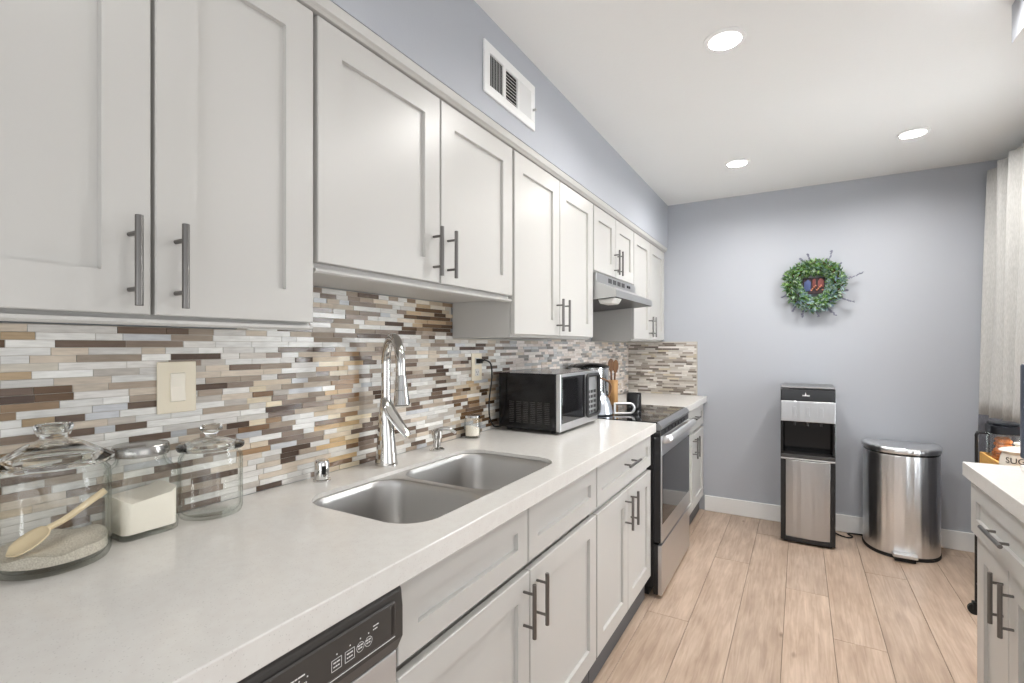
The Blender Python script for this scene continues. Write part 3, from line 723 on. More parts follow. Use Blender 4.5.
# ------------------------------------------------------------------ range
ry0, ry1 = 2.674, 3.438; RZ = .948
t = thing('range', 'black and stainless electric range with a smooth glass cooktop', 'stove', (.35, 3.055, 0))
bm = B(); box(bm, .03, .652, ry0, ry1, .06, RZ - .013); box(bm, .06, .62, ry0 + .03, ry1 - .03, .0, .06)
obj('body', bm, M['black'], t, bevel=.002)
bm = B(); box(bm, .018, .672, ry0, ry1, RZ - .0125, RZ)
ck = obj('cooktop', bm, M['blackgloss'], t, bevel=.004, label='black glass cooktop')
for x, y, R in ((.20, 2.88, .075), (.20, 3.24, .10), (.48, 2.88, .11), (.48, 3.24, .085)):
    bm = B()
    for r_ in (R, R * .6): lathe(bm, [(r_, RZ + .0003), (r_ + .002, RZ + .0006), (r_ + .004, RZ + .0003)], (x, y, 0), 48)
    obj('burner_ring', bm, M['darkgrey'], ck)
bm = B(); prism_y(bm, [(.6525, RZ - .045), (.684, RZ - .045), (.694, RZ - .040), (.696, RZ - .024), (.680, RZ - .004), (.6735, RZ - .001), (.6725, RZ - .001), (.6725, RZ - .013), (.6525, RZ - .013)], ry0 + .001, ry1 - .001)
obj('front_trim', bm, M['darksteel'], t, bevel=.002, label='stainless front trim below the cooktop')
bm = B()
for k in range(7): box(bm, .6905, .6935, ry0 + .10 + k * .085, ry0 + .165 + k * .085, RZ - .066, RZ - .050)
box(bm, .6525, .6905, ry0 + .003, ry1 - .003, RZ - .072, RZ - .0455)
obj('vent', bm, M['black'], t, label='black vent slots above the oven door')
DX = .697
bm = shaker(ry0 + .002, ry1 - .002, .305, .848, DX, t=.04, s=.0001, rec=.0001); bm.free()
bm = B(); box(bm, .6525, DX - .007, ry0 + .002, ry1 - .002, .302, .874, mi=1); box(bm, DX - .0068, DX, ry0 + .002, ry1 - .002, .302, .874)
dr = obj('oven_door', bm, [M['steel_h'], M['black']], t, bevel=.003, label='stainless oven door')
obj('window', box(B(), DX + .0004, DX + .002, ry0 + .012, ry1 - .02, .402, .768), M['blackgloss'], dr, bevel=.001, label='large dark glass oven window')
bm = B(); pts = smooth_path([(DX, ry0 + .03, .852), (DX + .030, ry0 + .035, .858), (DX + .042, ry0 + .10, .864), (DX + .046, (ry0 + ry1) / 2, .867), (DX + .042, ry1 - .10, .864), (DX + .030, ry1 - .035, .858), (DX, ry1 - .03, .852)], 8)
tube(bm, pts, .014, 16, flat=(.021, .011), up=(0, 0, 1)); obj('door_handle', bm, M['steel_light'], dr, smooth='auto', label='thick bowed stainless handle')
bm = B(); box(bm, .6525, DX - .021, ry0 + .002, ry1 - .002, .022, .290, mi=1); box(bm, DX - .0208, DX, ry0 + .002, ry1 - .002, .022, .290)
obj('drawer', bm, [M['steel_h'], M['black']], t, bevel=.003, label='stainless bottom drawer')
obj('badge', box(B(), DX + .0005, DX + .0015, ry0 + .46, ry0 + .52, .325, .345), M['steel_light'], dr)

# ------------------------------------------------------------------ range hood
t = thing('range_hood', 'stainless under-cabinet range hood above the cooktop', 'range hood', (.2, 3.04, 1.61))
hy0, hy1 = 2.656, 3.424
bm = B(); prism_y(bm, [(.012, 1.775), (.338, 1.775), (.338, 1.722), (.012, 1.722)], hy0, hy1)
obj('housing', bm, M['hood'], t, bevel=.0015)
bm = B()
for k in range(4): box(bm, .3382, .3394, hy0 + .20 + k * .085, hy0 + .262 + k * .085, 1.735, 1.762)
obj('vent', bm, M['darkgrey'], t, label='dark vent slots')
bm = B(); [box(bm, .3382, .343, y, y + .022, 1.741, 1.757) for y in (hy1 - .20, hy1 - .16)]; obj('switch', bm, M['black'], t)
bm = B()
# sloping canopy with open underside
o_ = [(.012, 1.7215), (.338, 1.7215), (.452, 1.668), (.454, 1.630)]
for a, b in zip(o_, o_[1:]):
    v_ = [bm.verts.new((x, y, z)) for (x, z), y in ((a, hy0), (b, hy0), (b, hy1), (a, hy1))]; bm.faces.new(v_)
for y in (hy0, hy1): bm.faces.new([bm.verts.new((x, y, z)) for x, z in o_ + [(.012, 1.60)]])
bmesh.ops.remove_doubles(bm, verts=bm.verts, dist=.0005)
ca = obj('canopy', bm, M['hood'], t); q = ca.modifiers.new('s', 'SOLIDIFY'); q.thickness = .002; q.offset = 1
bm = B(); v_ = [bm.verts.new(p_) for p_ in ((.014, hy0 + .004, 1.606), (.449, hy0 + .004, 1.634), (.449, hy1 - .004, 1.634), (.014, hy1 - .004, 1.606))]; bm.faces.new(v_)
bp = obj('filter_panel', bm, M['darkgrey'], t, label='dark grey underside filter panel'); q = bp.modifiers.new('s', 'SOLIDIFY'); q.thickness = .003; q.offset = 0
bm = B(); prism_y(bm, [(.33, 1.624), (.345, 1.596), (.415, 1.598), (.436, 1.631)], hy0 + .035, hy0 + .165)
obj('lamp_cover', bm, M['frosted'], t, bevel=.008, label='white translucent lamp cover')

# ------------------------------------------------------------------ things on the range
ZK = RZ + .0012
t = thing('kettle', 'stainless kettle with a brown handle behind the microwave', 'kettle', (.298, 2.812, ZK)); c = (.298, 2.812, ZK)
obj('body', lathe(B(), [(0, 0), (.074, 0), (.080, .006), (.079, .014), (.073, .045), (.060, .085), (.044, .112), (.034, .122), (.031, .126), (0, .127)], c, 48), M['kettle'], t, smooth='auto')
obj('lid', lathe(B(), [(0, .1275), (.030, .1275), (.028, .134), (.008, .138), (.008, .146), (.012, .152), (0, .156)], c, 32), M['steel_pol'], t, smooth='auto')
pts = smooth_path([(c[0] - .05, c[1] - .03, ZK + .108), (c[0] - .05, c[1] - .03, ZK + .19), (c[0], c[1], ZK + .215), (c[0] + .05, c[1] + .03, ZK + .19), (c[0] + .058, c[1] + .034, ZK + .15), (c[0] + .046, c[1] + .027, ZK + .100)], 7)
obj('handle', tube(B(), pts, .006, 12, flat=(.006, .010)), M['wood_dark'], t, smooth='auto', label='curved brown handle')
obj('spout', tube(B(), smooth_path([(c[0] - .05, c[1] - .03, ZK + .06), (c[0] - .085, c[1] - .05, ZK + .085), (c[0] - .105, c[1] - .062, ZK + .12)], 5), [.018, .0177, .017, .016, .015, .014, .013, .0125, .012, .0117, .0115], 14), M['steel_pol'], t, smooth='auto')

t = thing('stock_pot', 'tall stainless pot with a dark domed lid on the rear burner', 'pot', (.152, 3.005, ZK)); c = (.152, 3.005, ZK)
obj('body', lathe(B(), [(0, 0), (.125, 0), (.130, .006), (.130, .262), (.134, .266), (.134, .270), (.126, .270), (.126, .010), (0, .008)], c, 56), M['steel_pol'], t, smooth='auto')
obj('lid', lathe(B(), [(0, .2715), (.134, .2715), (.136, .276), (.115, .287), (.07, .297), (0, .301)], c, 56), M['blackgloss'], t, smooth='auto', label='dark domed lid')
t = thing('utensil_holder', 'pale bamboo utensil holder standing behind the stove top', 'utensil holder', (.203, 3.335, ZK)); c = (.203, 3.335, ZK)
obj('cup', lathe(B(), [(0, 0), (.034, 0), (.036, .003), (.036, .168), (.034, .17), (.030, .168), (.030, .008), (0, .008)], c, 36), M['bamboo'], t, smooth='auto')
for k, (ox, oy, h, lab) in enumerate(((-.006, -.006, .312, 'brown wooden spoon at left in the bamboo holder'), (.010, .006, .304, 'brown wooden spoon at right in the bamboo holder'))):
    b0_ = Vector((c[0] + ox * .5, c[1] + oy * .5, ZK + .0095)); tp = Vector((c[0] + ox * 1.8, c[1] + oy * 1.8, ZK + h))
    t = thing('wooden_spoon', lab, 'spoon', b0_, 'wooden spoons in the bamboo holder')
    dn = (tp - b0_).normalized()
    obj('handle', tube(B(), [b0_, b0_ + dn * (h - .06)], [.0055, .0065], 12), M['wood_dark'], t, smooth='auto')
    cc = b0_ + dn * (h - .045); bm = B(); fw = Vector((.62, -.78, 0)); sd = dn.cross(fw).normalized()
    bmesh.ops.create_uvsphere(bm, u_segments=20, v_segments=12, radius=1)
    for v_ in bm.verts:
        p_ = v_.co.copy(); v_.co = cc + sd * p_.x * .0215 + fw * (p_.y * .007 + .004 * (p_.x ** 2 + p_.z ** 2)) + dn * p_.z * .043 * (1 if p_.z > 0 else 1.15)
    obj('bowl', bm, M['wood_dark'], t, smooth=True)
# silver loop rest
t = thing('spoon_rest', 'silver looped rest standing on the cooktop right of the kettle', 'spoon rest', (.41, 2.875, ZK))
e1 = Vector((.864, .503, 0)); o0 = Vector((.386, 2.836, ZK)); pth = []
for a, b in ((0, .066), (.05, .066), (.085, .066)): pth.append(o0 + e1 * a + Z(b))
for k in range(1, 8): pth.append(o0 + e1 * (.085 + .029 * sin(pi * k / 8)) + Z(.037 + .029 * cos(pi * k / 8)))
for a in (.085, .05, 0): pth.append(o0 + e1 * a + Z(.008))
obj('loop', tube(B(), smooth_path(pth, 3), .0075, 12), M['steel_light'], t, smooth='auto')
obj('base', box(B(), .379, .392, 2.828, 2.848, ZK, ZK + .073), M['steel_light'], t, bevel=.006)
t = thing('mug', 'black mug standing at the back of the glass cooktop', 'mug', (.394, 3.195, ZK)); c = (.394, 3.195, ZK)
obj('body', lathe(B(), [(0, 0), (.044, 0), (.047, .004), (.047, .097), (.0455, .099), (.043, .097), (.043, .01), (0, .008)], c, 40), M['black'], t, smooth='auto')
obj('handle', tube(B(), [(c[0] - .02 - .03 * sin(a), c[1] + .042 + .028 * sin(a), ZK + .05 + .032 * cos(a)) for a in [pi * k / 10 for k in range(11)]], .005, 10), M['black'], t, smooth='auto')

# ------------------------------------------------------------------ dishwasher
t = thing('dishwasher', 'dishwasher with a dark control panel below the near counter edge', 'dishwasher', (.35, .43, 0))
dy0, dy1 = .128, .727
obj('body', box(B(), .04, .618, dy0 + .004, dy1 - .004, .02, .888), M['darkgrey'], t)
obj('door', box(B(), .6185, .646, dy0, dy1, .11, .758), M['steel_dw'], t, bevel=.003, label='stainless door')
prof = [(.6185, .892), (.650, .892), (.660, .884), (.664, .850), (.664, .792), (.650, .762), (.6185, .760)]
pnl = obj('control_panel', prism_y(B(), prof, dy0, dy1), M['panel'], t, bevel=.004, label='dark charcoal control panel')
# raised centre field with its border
xq = .6642
bm = B(); fr = rrect(dy0 + .06, dy1 - .022, .803, .871, .008, 5); fi = rrect(dy0 + .064, dy1 - .0265, .8065, .8675, .006, 5)
A = [bm.verts.new((xq, y, z)) for y, z in fr]; Bv = [bm.verts.new((xq + .0022, y, z)) for y, z in fi]; n = len(A)
for i in range(n): bm.faces.new((A[i], A[(i + 1) % n], Bv[(i + 1) % n], Bv[i]))
bm.faces.new(Bv); obj('control_field', bm, M['panel'], pnl)
obj('end_groove', box(B(), xq - .0005, xq + .0028, dy1 - .036, dy1 - .028, .809, .865), M['black'], pnl, bevel=.002)
xt = xq + .0022; bm = B()
def rect_outline(y0, y1, z0, z1, w=.0008):
    box(bm, xt, xt + .0004, y0, y1, z0, z0 + w); box(bm, xt, xt + .0004, y0, y1, z1 - w, z1); box(bm, xt, xt + .0004, y0, y0 + w, z0, z1); box(bm, xt, xt + .0004, y1 - w, y1, z0, z1)
def dashes(y, z, widths, h=.0022):
    for w in widths: box(bm, xt, xt + .0004, y, y + w, z, z + h); y += w + .0012
def circ(y, z, R):
    v1 = [bm.verts.new((xt + .0003, y + R * cos(2 * pi * i / 24), z + R * sin(2 * pi * i / 24))) for i in range(24)]
    v2 = [bm.verts.new((xt + .0003, y + (R - .0009) * cos(2 * pi * i / 24), z + (R - .0009) * sin(2 * pi * i / 24))) for i in range(24)]
    for i in range(24): bm.faces.new((v1[i], v1[(i + 1) % 24], v2[(i + 1) % 24], v2[i]))
for y in (.33, .40, .478):
    rect_outline(y, y + .028, .816, .832); dashes(y + .004, .825, (.005, .005, .006)); dashes(y + .006, .820, (.007, .006))
    [box(bm, xt, xt + .0004, y + k, y + k + .0022, .8375, .8397) for k in (.000, .013, .028)]
    dashes(y - .004, .8435, (.009, .005, .012))
for y in (.553, .581):
    rect_outline(y, y + .021, .817, .836); dashes(y + .004, .829, (.006, .006)); dashes(y + .004, .8225, (.003, .004, .003)); box(bm, xt, xt + .0004, y + .010, y + .0122, .8415, .8437)
for y in (.615, .634):
    circ(y, .828, .0088); dashes(y - .006, .830, (.005, .005)); dashes(y - .005, .825, (.004, .004)); box(bm, xt, xt + .0004, y - .001, y + .0012, .8415, .8437)
dashes(.645, .848, (.006, .006), .0018); dashes(.645, .842, (.002, .007), .0018)
box(bm, xq - .0002, xq + .0006, dy0 + .06, dy1 - .024, .8005, .802)
obj('button_print', bm, M['white'], pnl, label='small white button outlines and lettering')

# ------------------------------------------------------------------ vent grille
t = thing('air_vent', 'white metal air vent grille on the blue-grey soffit', 'vent', (.353, 1.668, 2.268))
vy0, vy1, vz0, vz1 = 1.474, 1.862, 2.268, 2.456; b_ = .035
bm = B(); box(bm, .3525, .361, vy0, vy1, vz0, vz0 + b_); box(bm, .3525, .361, vy0, vy1, vz1 - b_, vz1); box(bm, .3525, .361, vy0, vy0 + b_, vz0 + b_, vz1 - b_); box(bm, .3525, .361, vy1 - b_, vy1, vz0 + b_, vz1 - b_)
w3 = (vy1 - vy0 - 2 * b_) / 3
for k in (1, 2): box(bm, .3525, .361, vy0 + b_ + k * w3 - .008, vy0 + b_ + k * w3 + .008, vz0 + b_, vz1 - b_)
obj('frame', bm, M['trim'], t, bevel=.0015)
obj('duct', box(B(), .3522, .353, vy0 + .02, vy1 - .02, vz0 + .02, vz1 - .02), M['rubber'], t, label='dark duct opening')
bm = B()
for sec in (0, 2):
    a0 = vy0 + b_ + sec * w3 + (.008 if sec else 0); a1 = vy0 + b_ + (sec + 1) * w3 - (0 if sec else .008)
    for k in range(9):
        y = a0 + (a1 - a0) * (k + .5) / 9; dy = -.0045 if sec == 0 else .0045
        bm.faces.new([bm.verts.new(p_) for p_ in ((.3545, y - dy, vz0 + b_), (.3605, y + dy, vz0 + b_), (.3605, y + dy, vz1 - b_), (.3545, y - dy, vz1 - b_))])
for k in range(9):
    z = vz0 + b_ + (vz1 - vz0 - 2 * b_) * (k + .5) / 9
    bm.faces.new([bm.verts.new(p_) for p_ in ((.3545, vy0 + b_ + w3 + .008, z + .004), (.3605, vy0 + b_ + w3 + .008, z - .003), (.3605, vy0 + b_ + 2 * w3 - .008, z - .003), (.3545, vy0 + b_ + 2 * w3 - .008, z + .004))])
lv = obj('louvre', bm, M['trim'], t); q = lv.modifiers.new('s', 'SOLIDIFY'); q.thickness = .0012; q.offset = 0
obj('damper_lever', box(B(), .361, .379, vy1 - .022, vy1 - .017, 2.345, 2.353), M['steel_light'], t)

# ------------------------------------------------------------------ downlights
def downlight(x, y, label, power=1.0):
    t = thing('ceiling_downlight', label, 'ceiling light', (x, y, H), 'recessed ceiling downlights')
    obj('trim_ring', lathe(B(), [(.058, H - .001), (.060, H - .006), (.078, H - .0035), (.079, H - .0005), (.063, H - .0003), (.0625, H + .03), (.056, H + .03), (.0575, H)], (x, y, 0), 48, closed=True), M['trim'], t, smooth='auto')
    obj('lens', lathe(B(), [(0, H + .012), (.0545, H + .012), (.0545, H + .028), (0, H + .028)], (x, y, 0), 40), M['lens'], t, label='glowing white lens')
    l = bpy.data.lights.new('downlight_glow', 'AREA'); l.shape = 'DISK'; l.size = .092; l.energy = DOWNLIGHT_W * power; l.color = DOWNLIGHT_COL; l.spread = radians(170)
    lo = bpy.data.objects.new('downlight_glow', l); COL.objects.link(lo); lo.parent = t; lo.location = (0, 0, .008)
downlight(1.078, 2.098, 'nearest round recessed light in the white ceiling')
downlight(.976, 3.553, 'farther left recessed ceiling light, toward the wall cabinets')
downlight(1.885, 3.554, 'farther right recessed ceiling light, toward the curtain')
downlight(1.885, 2.098, 'recessed ceiling light over the right counter, nearest the hanging bulkhead')
downlight(1.05, .55, 'recessed ceiling light over the dishwasher end of the counter', .2)

# ------------------------------------------------------------------ wreath
t = thing('wreath', 'green leafy wreath with lavender sprigs on the back wall', 'wreath', (1.423, YB, 1.565))
WC = Vector((1.423, YB - .055, 1.808))
bm = B(); tube(bm, [WC + Vector((.145 * cos(a), .012, .145 * sin(a))) for a in [2 * pi * k / 40 for k in range(40)]], .035, 10, closed=True)
obj('twig_ring', bm, M['twig'], t, smooth=True, label='brown twig ring')
bm = B(); lay = bm.verts.layers.float_color.new('stone')
LC = [srgb(88, 130, 64), srgb(116, 156, 80), srgb(146, 178, 108), srgb(132, 164, 152), srgb(168, 190, 194), srgb(104, 140, 130), srgb(182, 202, 176), srgb(64, 102, 58), srgb(146, 168, 190)]
def leaf(p, d, n, L, W, col):
    d = d.normalized(); s = d.cross(n).normalized(); n = s.cross(d)
    q = [p, p + d * L * .35 + s * W * .5 + n * .002, p + d * L * .75 + s * W * .38 + n * .001, p + d * L - n * .004, p + d * L * .75 - s * W * .38 + n * .001, p + d * L * .35 - s * W * .5 + n * .002, p + d * L * .5 - n * .003]
    vs = [bm.verts.new(x) for x in q]
    for v_ in vs: v_[lay] = col
    for a, b in ((0, 1), (1, 2), (2, 3), (3, 4), (4, 5), (5, 0)): bm.faces.new((vs[a], vs[b], vs[6]))
for i in range(2100):
    a = rnd.uniform(0, 2 * pi); b = rnd.uniform(-pi * .75, pi * .6)
    R0 = .136 + .008 * sin(3 * a); rad = Vector((cos(a), 0, sin(a))); out = rad * cos(b + pi / 2) * -1
    dirr = (rad * sin(b) + Vector((0, -1, 0)) * cos(b)).normalized()
    p_ = WC + rad * R0 + Vector((0, .01, 0)) + dirr * rnd.uniform(.025, .043)
    p_.y = min(p_.y, YB - .012)
    tang = Vector((-sin(a), 0, cos(a))) * rnd.choice((1, 1, 1, -1))
    d = (dirr * rnd.uniform(.3, 1.1) + tang * rnd.uniform(-.2, 1.0) + Vector((rnd.uniform(-.4, .4), rnd.uniform(-.4, .25), rnd.uniform(-.4, .4)))).normalized()
    if p_.y + d.y * .05 > YB - .004: d.y = -abs(d.y) * .3
    inner = sin(b) < -.3
    bl = (cos(a) > .1 and sin(a) < .3) or (sin(a) < -.3)
    cs = LC[3:7] + [LC[8], LC[1], LC[4]] if (bl and rnd.random() < .6) else LC[:4] + [LC[6], LC[7]]
    leaf(p_, d, dirr, rnd.uniform(.024, .052) * (.7 if inner else 1), rnd.uniform(.010, .016), rnd.choice(cs))
obj('foliage', bm, M['leaf'], t)
sp_mat = mat('lavender_bud', srgb(126, 126, 144), .7)
for a_deg, L in ((10, .14), (63, .10), (98, .075), (112, .06), (-32, .11), (-62, .10), (-85, .07), (-110, .08), (-128, .07), (155, .05), (200, .06), (-15, .05), (40, .06)):
    bm = B(); a = radians(a_deg); r0 = Vector((cos(a), -.12, sin(a))); p0 = WC + Vector((cos(a) * .165, .01, sin(a) * .165)); a2 = a + .25
    p1 = p0 + r0 * (L * .5); p2 = p1 + Vector((cos(a2), -.1, sin(a2))) * (L * .5)
    path = smooth_path([p0, p1, p2], 6); tube(bm, path, .0013, 6)
    for k in range(5, 13):
        for j in range(3):
            c_ = path[k] + Vector((rnd.uniform(-.006, .006), rnd.uniform(-.006, .004), rnd.uniform(-.006, .006)))
            bmesh.ops.create_icosphere(bm, subdivisions=1, radius=rnd.uniform(.003, .0052), matrix=Matrix.Translation(c_))
    obj('sprig', bm, sp_mat, t)
# little ornament in the middle
orn = obj('ornament', box(B(), 1.352, 1.492, YB - .045, YB - .030, 1.742, 1.862), mat('ornament_board', srgb(52, 34, 38), .6), t, bevel=.004, label='small dark red and blue ornament')
bm = B(); prism_y(bm, [(1.356, 1.76), (1.402, 1.765), (1.405, 1.83), (1.384, 1.852), (1.36, 1.83)], YB - .052, YB - .0455); obj('motif', bm, mat('ornament_blue', srgb(60, 74, 116), .5), orn, bevel=.003)
bm = B(); prism_y(bm, [(1.414, 1.785), (1.432, 1.78), (1.434, 1.845), (1.424, 1.858), (1.412, 1.845)], YB - .052, YB - .0455); prism_y(bm, [(1.446, 1.785), (1.482, 1.79), (1.484, 1.84), (1.466, 1.858), (1.448, 1.842)], YB - .052, YB - .0455)
obj('motif', bm, mat('ornament_red', srgb(116, 58, 54), .5), orn, bevel=.003)
bm = B()
for k in range(9): bmesh.ops.create_icosphere(bm, subdivisions=2, radius=.006, matrix=Matrix.Translation((1.405 + .009 * k, YB - .050, 1.770 + .011 * ((k * 5) % 4))))
obj('motif', bm, mat('ornament_orange', srgb(190, 128, 96), .5), orn)

# ------------------------------------------------------------------ water dispenser
t = thing('water_dispenser', 'tall stainless and black bottom-loading water dispenser by the back wall', 'water dispenser', (1.366, 4.08, 0))
wx0, wx1, wf, wb = 1.216, 1.538, 3.910, 4.25
bm = B(); box(bm, wx0, wx1, wf + .012, wb, .012, .585); box(bm, wx0, wx0 + .018, wf + .012, wb, .585, .836); box(bm, wx1 - .018, wx1, wf + .012, wb, .585, .836)
box(bm, wx0 + .018, wx1 - .018, wf + .16, wb, .585, .836); box(bm, wx0, wx1, wf + .012, wb, .836, 1.0625)
obj('body', bm, M['satinblack'], t, bevel=.004)
obj('top', box(B(), wx0 - .001, wx1 + .001, wf + .010, wb + .001, 1.063, 1.079), M['darksteel'], t, bevel=.010, label='light grey top cap')
obj('upper_panel', box(B(), wx0 + .002, wx1 - .002, wf + .002, wf + .0115, .980, 1.062), M['satinblack'], t, bevel=.004, label='glossy black upper panel')
bm = B()
pts = [(1.366 + .0135 * x, wf + .0014, 1.024 + .018 * z) for x, z in ((-.5, -.3), (-.2, .2), (0, 1), (.25, .2), (.5, -.3), (0, -.6))]
v1 = [bm.verts.new(p_) for p_ in pts]; bm.faces.new(v1)
x = 1.348
for w in (.006, .005, .007, .004, .008, .006): box(bm, x, x + w, wf + .0008, wf + .0016, 1.014, 1.019 + .003 * (w > .0055)); x += w + .0012
obj('logo', bm, M['white'], t, label='small white emblem')
sb = obj('dispensing_panel', box(B(), wx0 + .001, wx1 - .001, wf, wf + .0115, .838, .979), M['steel_d'], t, bevel=.004, label='stainless band with push buttons')
for x in (1.30, 1.379, 1.458):
    obj('button', prism(B(), rrect(x - .010, x + .010, wf - .005, wf - .0006, .002, 3), .88, .94), M['steel_d'], sb)
[obj('tap', cyl(B(), (x, wf + .06, .8359), (x, wf + .06, .806), .008, seg=12), M['darkgrey'], t) for x in (1.30, 1.379, 1.458)]
bm = B(); box(bm, wx0 + .004, wx1 - .004, wf - .004, wf + .0115, .588, .612); box(bm, wx0 + .0185, wx1 - .0185, wf + .0115, wf + .158, .588, .604)
obj('drip_tray', bm, M['darkgrey'], t, bevel=.003)
obj('trim_strip', box(B(), wx0 + .002, wx1 - .002, wf - .002, wf + .0115, .577, .586), M['steel_light'], t, bevel=.001)
bm = B(); poly = [(wx0 + .032, wf + .0115)] + [(wx0 + .032 + (wx1 - wx0 - .062) * k / 14, wf + .002 - .012 * (1 - (2 * k / 14 - 1) ** 2)) for k in range(15)] + [(wx1 - .030, wf + .0115)]
prism(bm, poly, .045, .572); obj('door', bm, M['steel_d'], t, smooth='auto', bevel=.002, label='stainless lower door')
bm = B(); poly2 = [(wx0 + .002, wf + .0118)] + [(wx0 + .002, wf + .004), (wx0 + .0315, wf + .000), (wx0 + .0315, wf + .0118)]; prism(bm, poly2, .016, .575)
prism(bm, [(wx1 - .0295, wf + .0118), (wx1 - .0295, wf + .000), (wx1 - .002, wf + .004), (wx1 - .002, wf + .0118)], .016, .575); box(bm, wx0 + .0315, wx1 - .0295, wf - .008, wf + .0118, .016, .044)
obj('door_border', bm, M['black'], t, bevel=.002, label='black door border')
for x in (wx0 + .03, wx1 - .03):
    for y in (wf + .04, wb - .04): obj('foot', cyl(B(), (x, y, .0003), (x, y, .0125), .014, seg=12), M['rubber'], t)
tag(obj('power_cord', tube(B(), smooth_path([(1.50, 4.272, .12), (1.53, 4.288, .03), (1.56, 4.25, .0056), (1.62, 4.20, .0056), (1.655, 4.235, .0056), (1.63, 4.29, .0056), (1.68, 4.31, .0056), (1.80, 4.31, .0056)], 8), .005, 10), M['rubber'], smooth='auto'),
    'black power cord on the floor between water dispenser and trash can', 'cord')

# ------------------------------------------------------------------ trash can
t = thing('trash_can', 'half-round brushed stainless pedal trash can by the back wall', 'trash can', (1.888, 4.12, 0))
def dshape(off, yb=4.262, x0=1.712, x1=2.122, yf=3.955):
    xm = (x0 + x1) / 2; hw = (x1 - x0) / 2 + off; ys = 4.20; r_ = .04; y1 = yb + off; pts = []
    for k in range(0, 9):
        a = pi / 2 - pi / 2 * k / 8; pts.append((xm + hw - r_ + r_ * cos(a), y1 - r_ + r_ * sin(a)))
    for k in range(0, 33):
        a = pi * k / 32; pts.append((xm + hw * math.copysign(abs(cos(a)) ** .8, cos(a)), ys - (ys - yf + off) * abs(sin(a)) ** .9))
    for k in range(0, 9):
        a = pi - pi / 2 * k / 8; pts.append((xm - hw + r_ + r_ * cos(a), y1 - r_ + r_ * sin(a)))
    return pts
obj('body', prism(B(), dshape(0), .022, .655), M['steel_v'], t, smooth='auto', bevel=.002)
obj('base_ring', prism(B(), dshape(.003), .0004, .0215), M['rubber'], t, smooth='auto', bevel=.002, label='black base ring')
obj('collar', prism(B(), dshape(-.003), .6553, .668), M['black'], t, smooth='auto', label='black collar below the lid')
bm = B(); rows = []
for off, z in ((.004, .6685), (.006, .674), (.006, .690), (.003, .699), (-.006, .706), (-.026, .7095)):
    rows.append([bm.verts.new((x, y, z)) for x, y in dshape(off)])
n = len(rows[0])
for a, b in zip(rows, rows[1:]):
    for i in range(n): bm.faces.new((a[i], a[(i + 1) % n], b[(i + 1) % n], b[i]))
bm.faces.new(rows[0]); bm.faces.new(rows[-1]); obj('lid', bm, M['steel_v'], t, smooth='auto', label='stainless flat lid')
bm = B(); prism(bm, rrect(1.838, 1.966, 3.892, 3.9505, .012, 4), .030, .052); obj('pedal', bm, M['steel_light'], t, bevel=.005, label='stainless foot pedal')
obj('pedal_rest', box(B(), 1.85, 1.955, 3.91, 3.9505, .003, .0295), M['rubber'], t)

# ------------------------------------------------------------------ curtain and rod
t = thing('curtain', 'pale linen curtain with a charcoal lower band by the right wall', 'curtain', (2.36, 3.85, .03))
def curtain_part(name, z0, z1, m, seam=0):
    bm = B(); nu, nv = 120, 14; g = []
    for j in range(nv + 1):
        z = z0 + (z1 - z0) * j / nv; row = []
        for i in range(nu + 1):
            s_ = i / nu; hgt = (z - .03) / 2.45
            y = 4.255 - s_ * (.86) + .012 * sin(9 * s_ + 2 * hgt) * (1 - hgt); ph = s_ * 2 * pi * 5.2 + 1.2
            amp = .040 + .008 * sin(5 * s_ + 1)
            x = 2.396 - .05 * (1 - hgt) - seam + amp * sin(ph + .5 * sin(2.2 * hgt + 4 * s_)) + .007 * sin(2.3 * ph + 1.5 * hgt * 2)
            row.append(bm.verts.new((x, y, z)))
        g.append(row)
    for a, b in zip(g, g[1:]):
        for i in range(nu): bm.faces.new((a[i], a[i + 1], b[i + 1], b[i]))
    o = obj(name, bm, m, t, smooth=True); q = o.modifiers.new('s', 'SOLIDIFY'); q.thickness = .003; q.offset = 0
    return o
curtain_part('linen_panel', .925, 2.455, M['linen'])
curtain_part('lower_band', .03, .924, M['linen_dark'])['label'] = 'charcoal lower band'
t = thing('curtain_rod', 'dark metal curtain rod along the right wall', 'curtain rod', (2.459, 3.4, 2.40))
obj('rod', cyl(B(), (2.459, 4.28, 2.43), (2.459, 2.55, 2.43), .007, seg=16), M['darkgrey'], t, smooth='auto')
for y in (4.27, 2.60):
    bm = B(); cyl(bm, (2.459, y, 2.418), (XR - .001, y, 2.41), .006, seg=10); cyl(bm, (XR - .008, y, 2.41), (XR - .0005, y, 2.41), .022, seg=16); obj('bracket', bm, M['darkgrey'], t)

# ------------------------------------------------------------------ right cabinet and worktop
XQ = 1.862
t = thing('base_cabinet', 'white base cabinet on the right below the short counter end', 'cabinet', (2.15, 2.0, 0))
obj('carcass', prism_y(B(), [(XR - .02, 0), (1.95, 0), (1.95, .105), (1.884, .105), (1.884, .893), (XR - .02, .893)], 1.745, 2.288), M['cab'], t)
obj('toe_kick', box(B(), 1.943, 1.949, 1.745, 2.288, .001, .102), M['toe'], t, label='dark grey toe kick')
d = obj('drawer_front', shaker(1.748, 2.296, .712, .884, XQ - .014, s=.055, sgn=-1, t=.034), M['cab'], t); handle(d, XQ - .014, 1.985, .790, L=.18, axis='y', sgn=-1, off=.028)
for a, b, h_ in ((1.990, 2.285, 2.030), (1.748, 1.984, 1.944)):
    d = obj('door', shaker(a, b, .125, .702, XQ, s=.07, sgn=-1), M['cab'], t); handle(d, XQ, h_, .590, sgn=-1, off=.030)
bm = B(); box(bm, 1.834, XR - .003, 1.735, 2.335, CT - .049, CT)
tag(obj('countertop', bm, M['quartz'], bevel=.0025), 'white quartz countertop end at the right, near the cart', 'countertop')
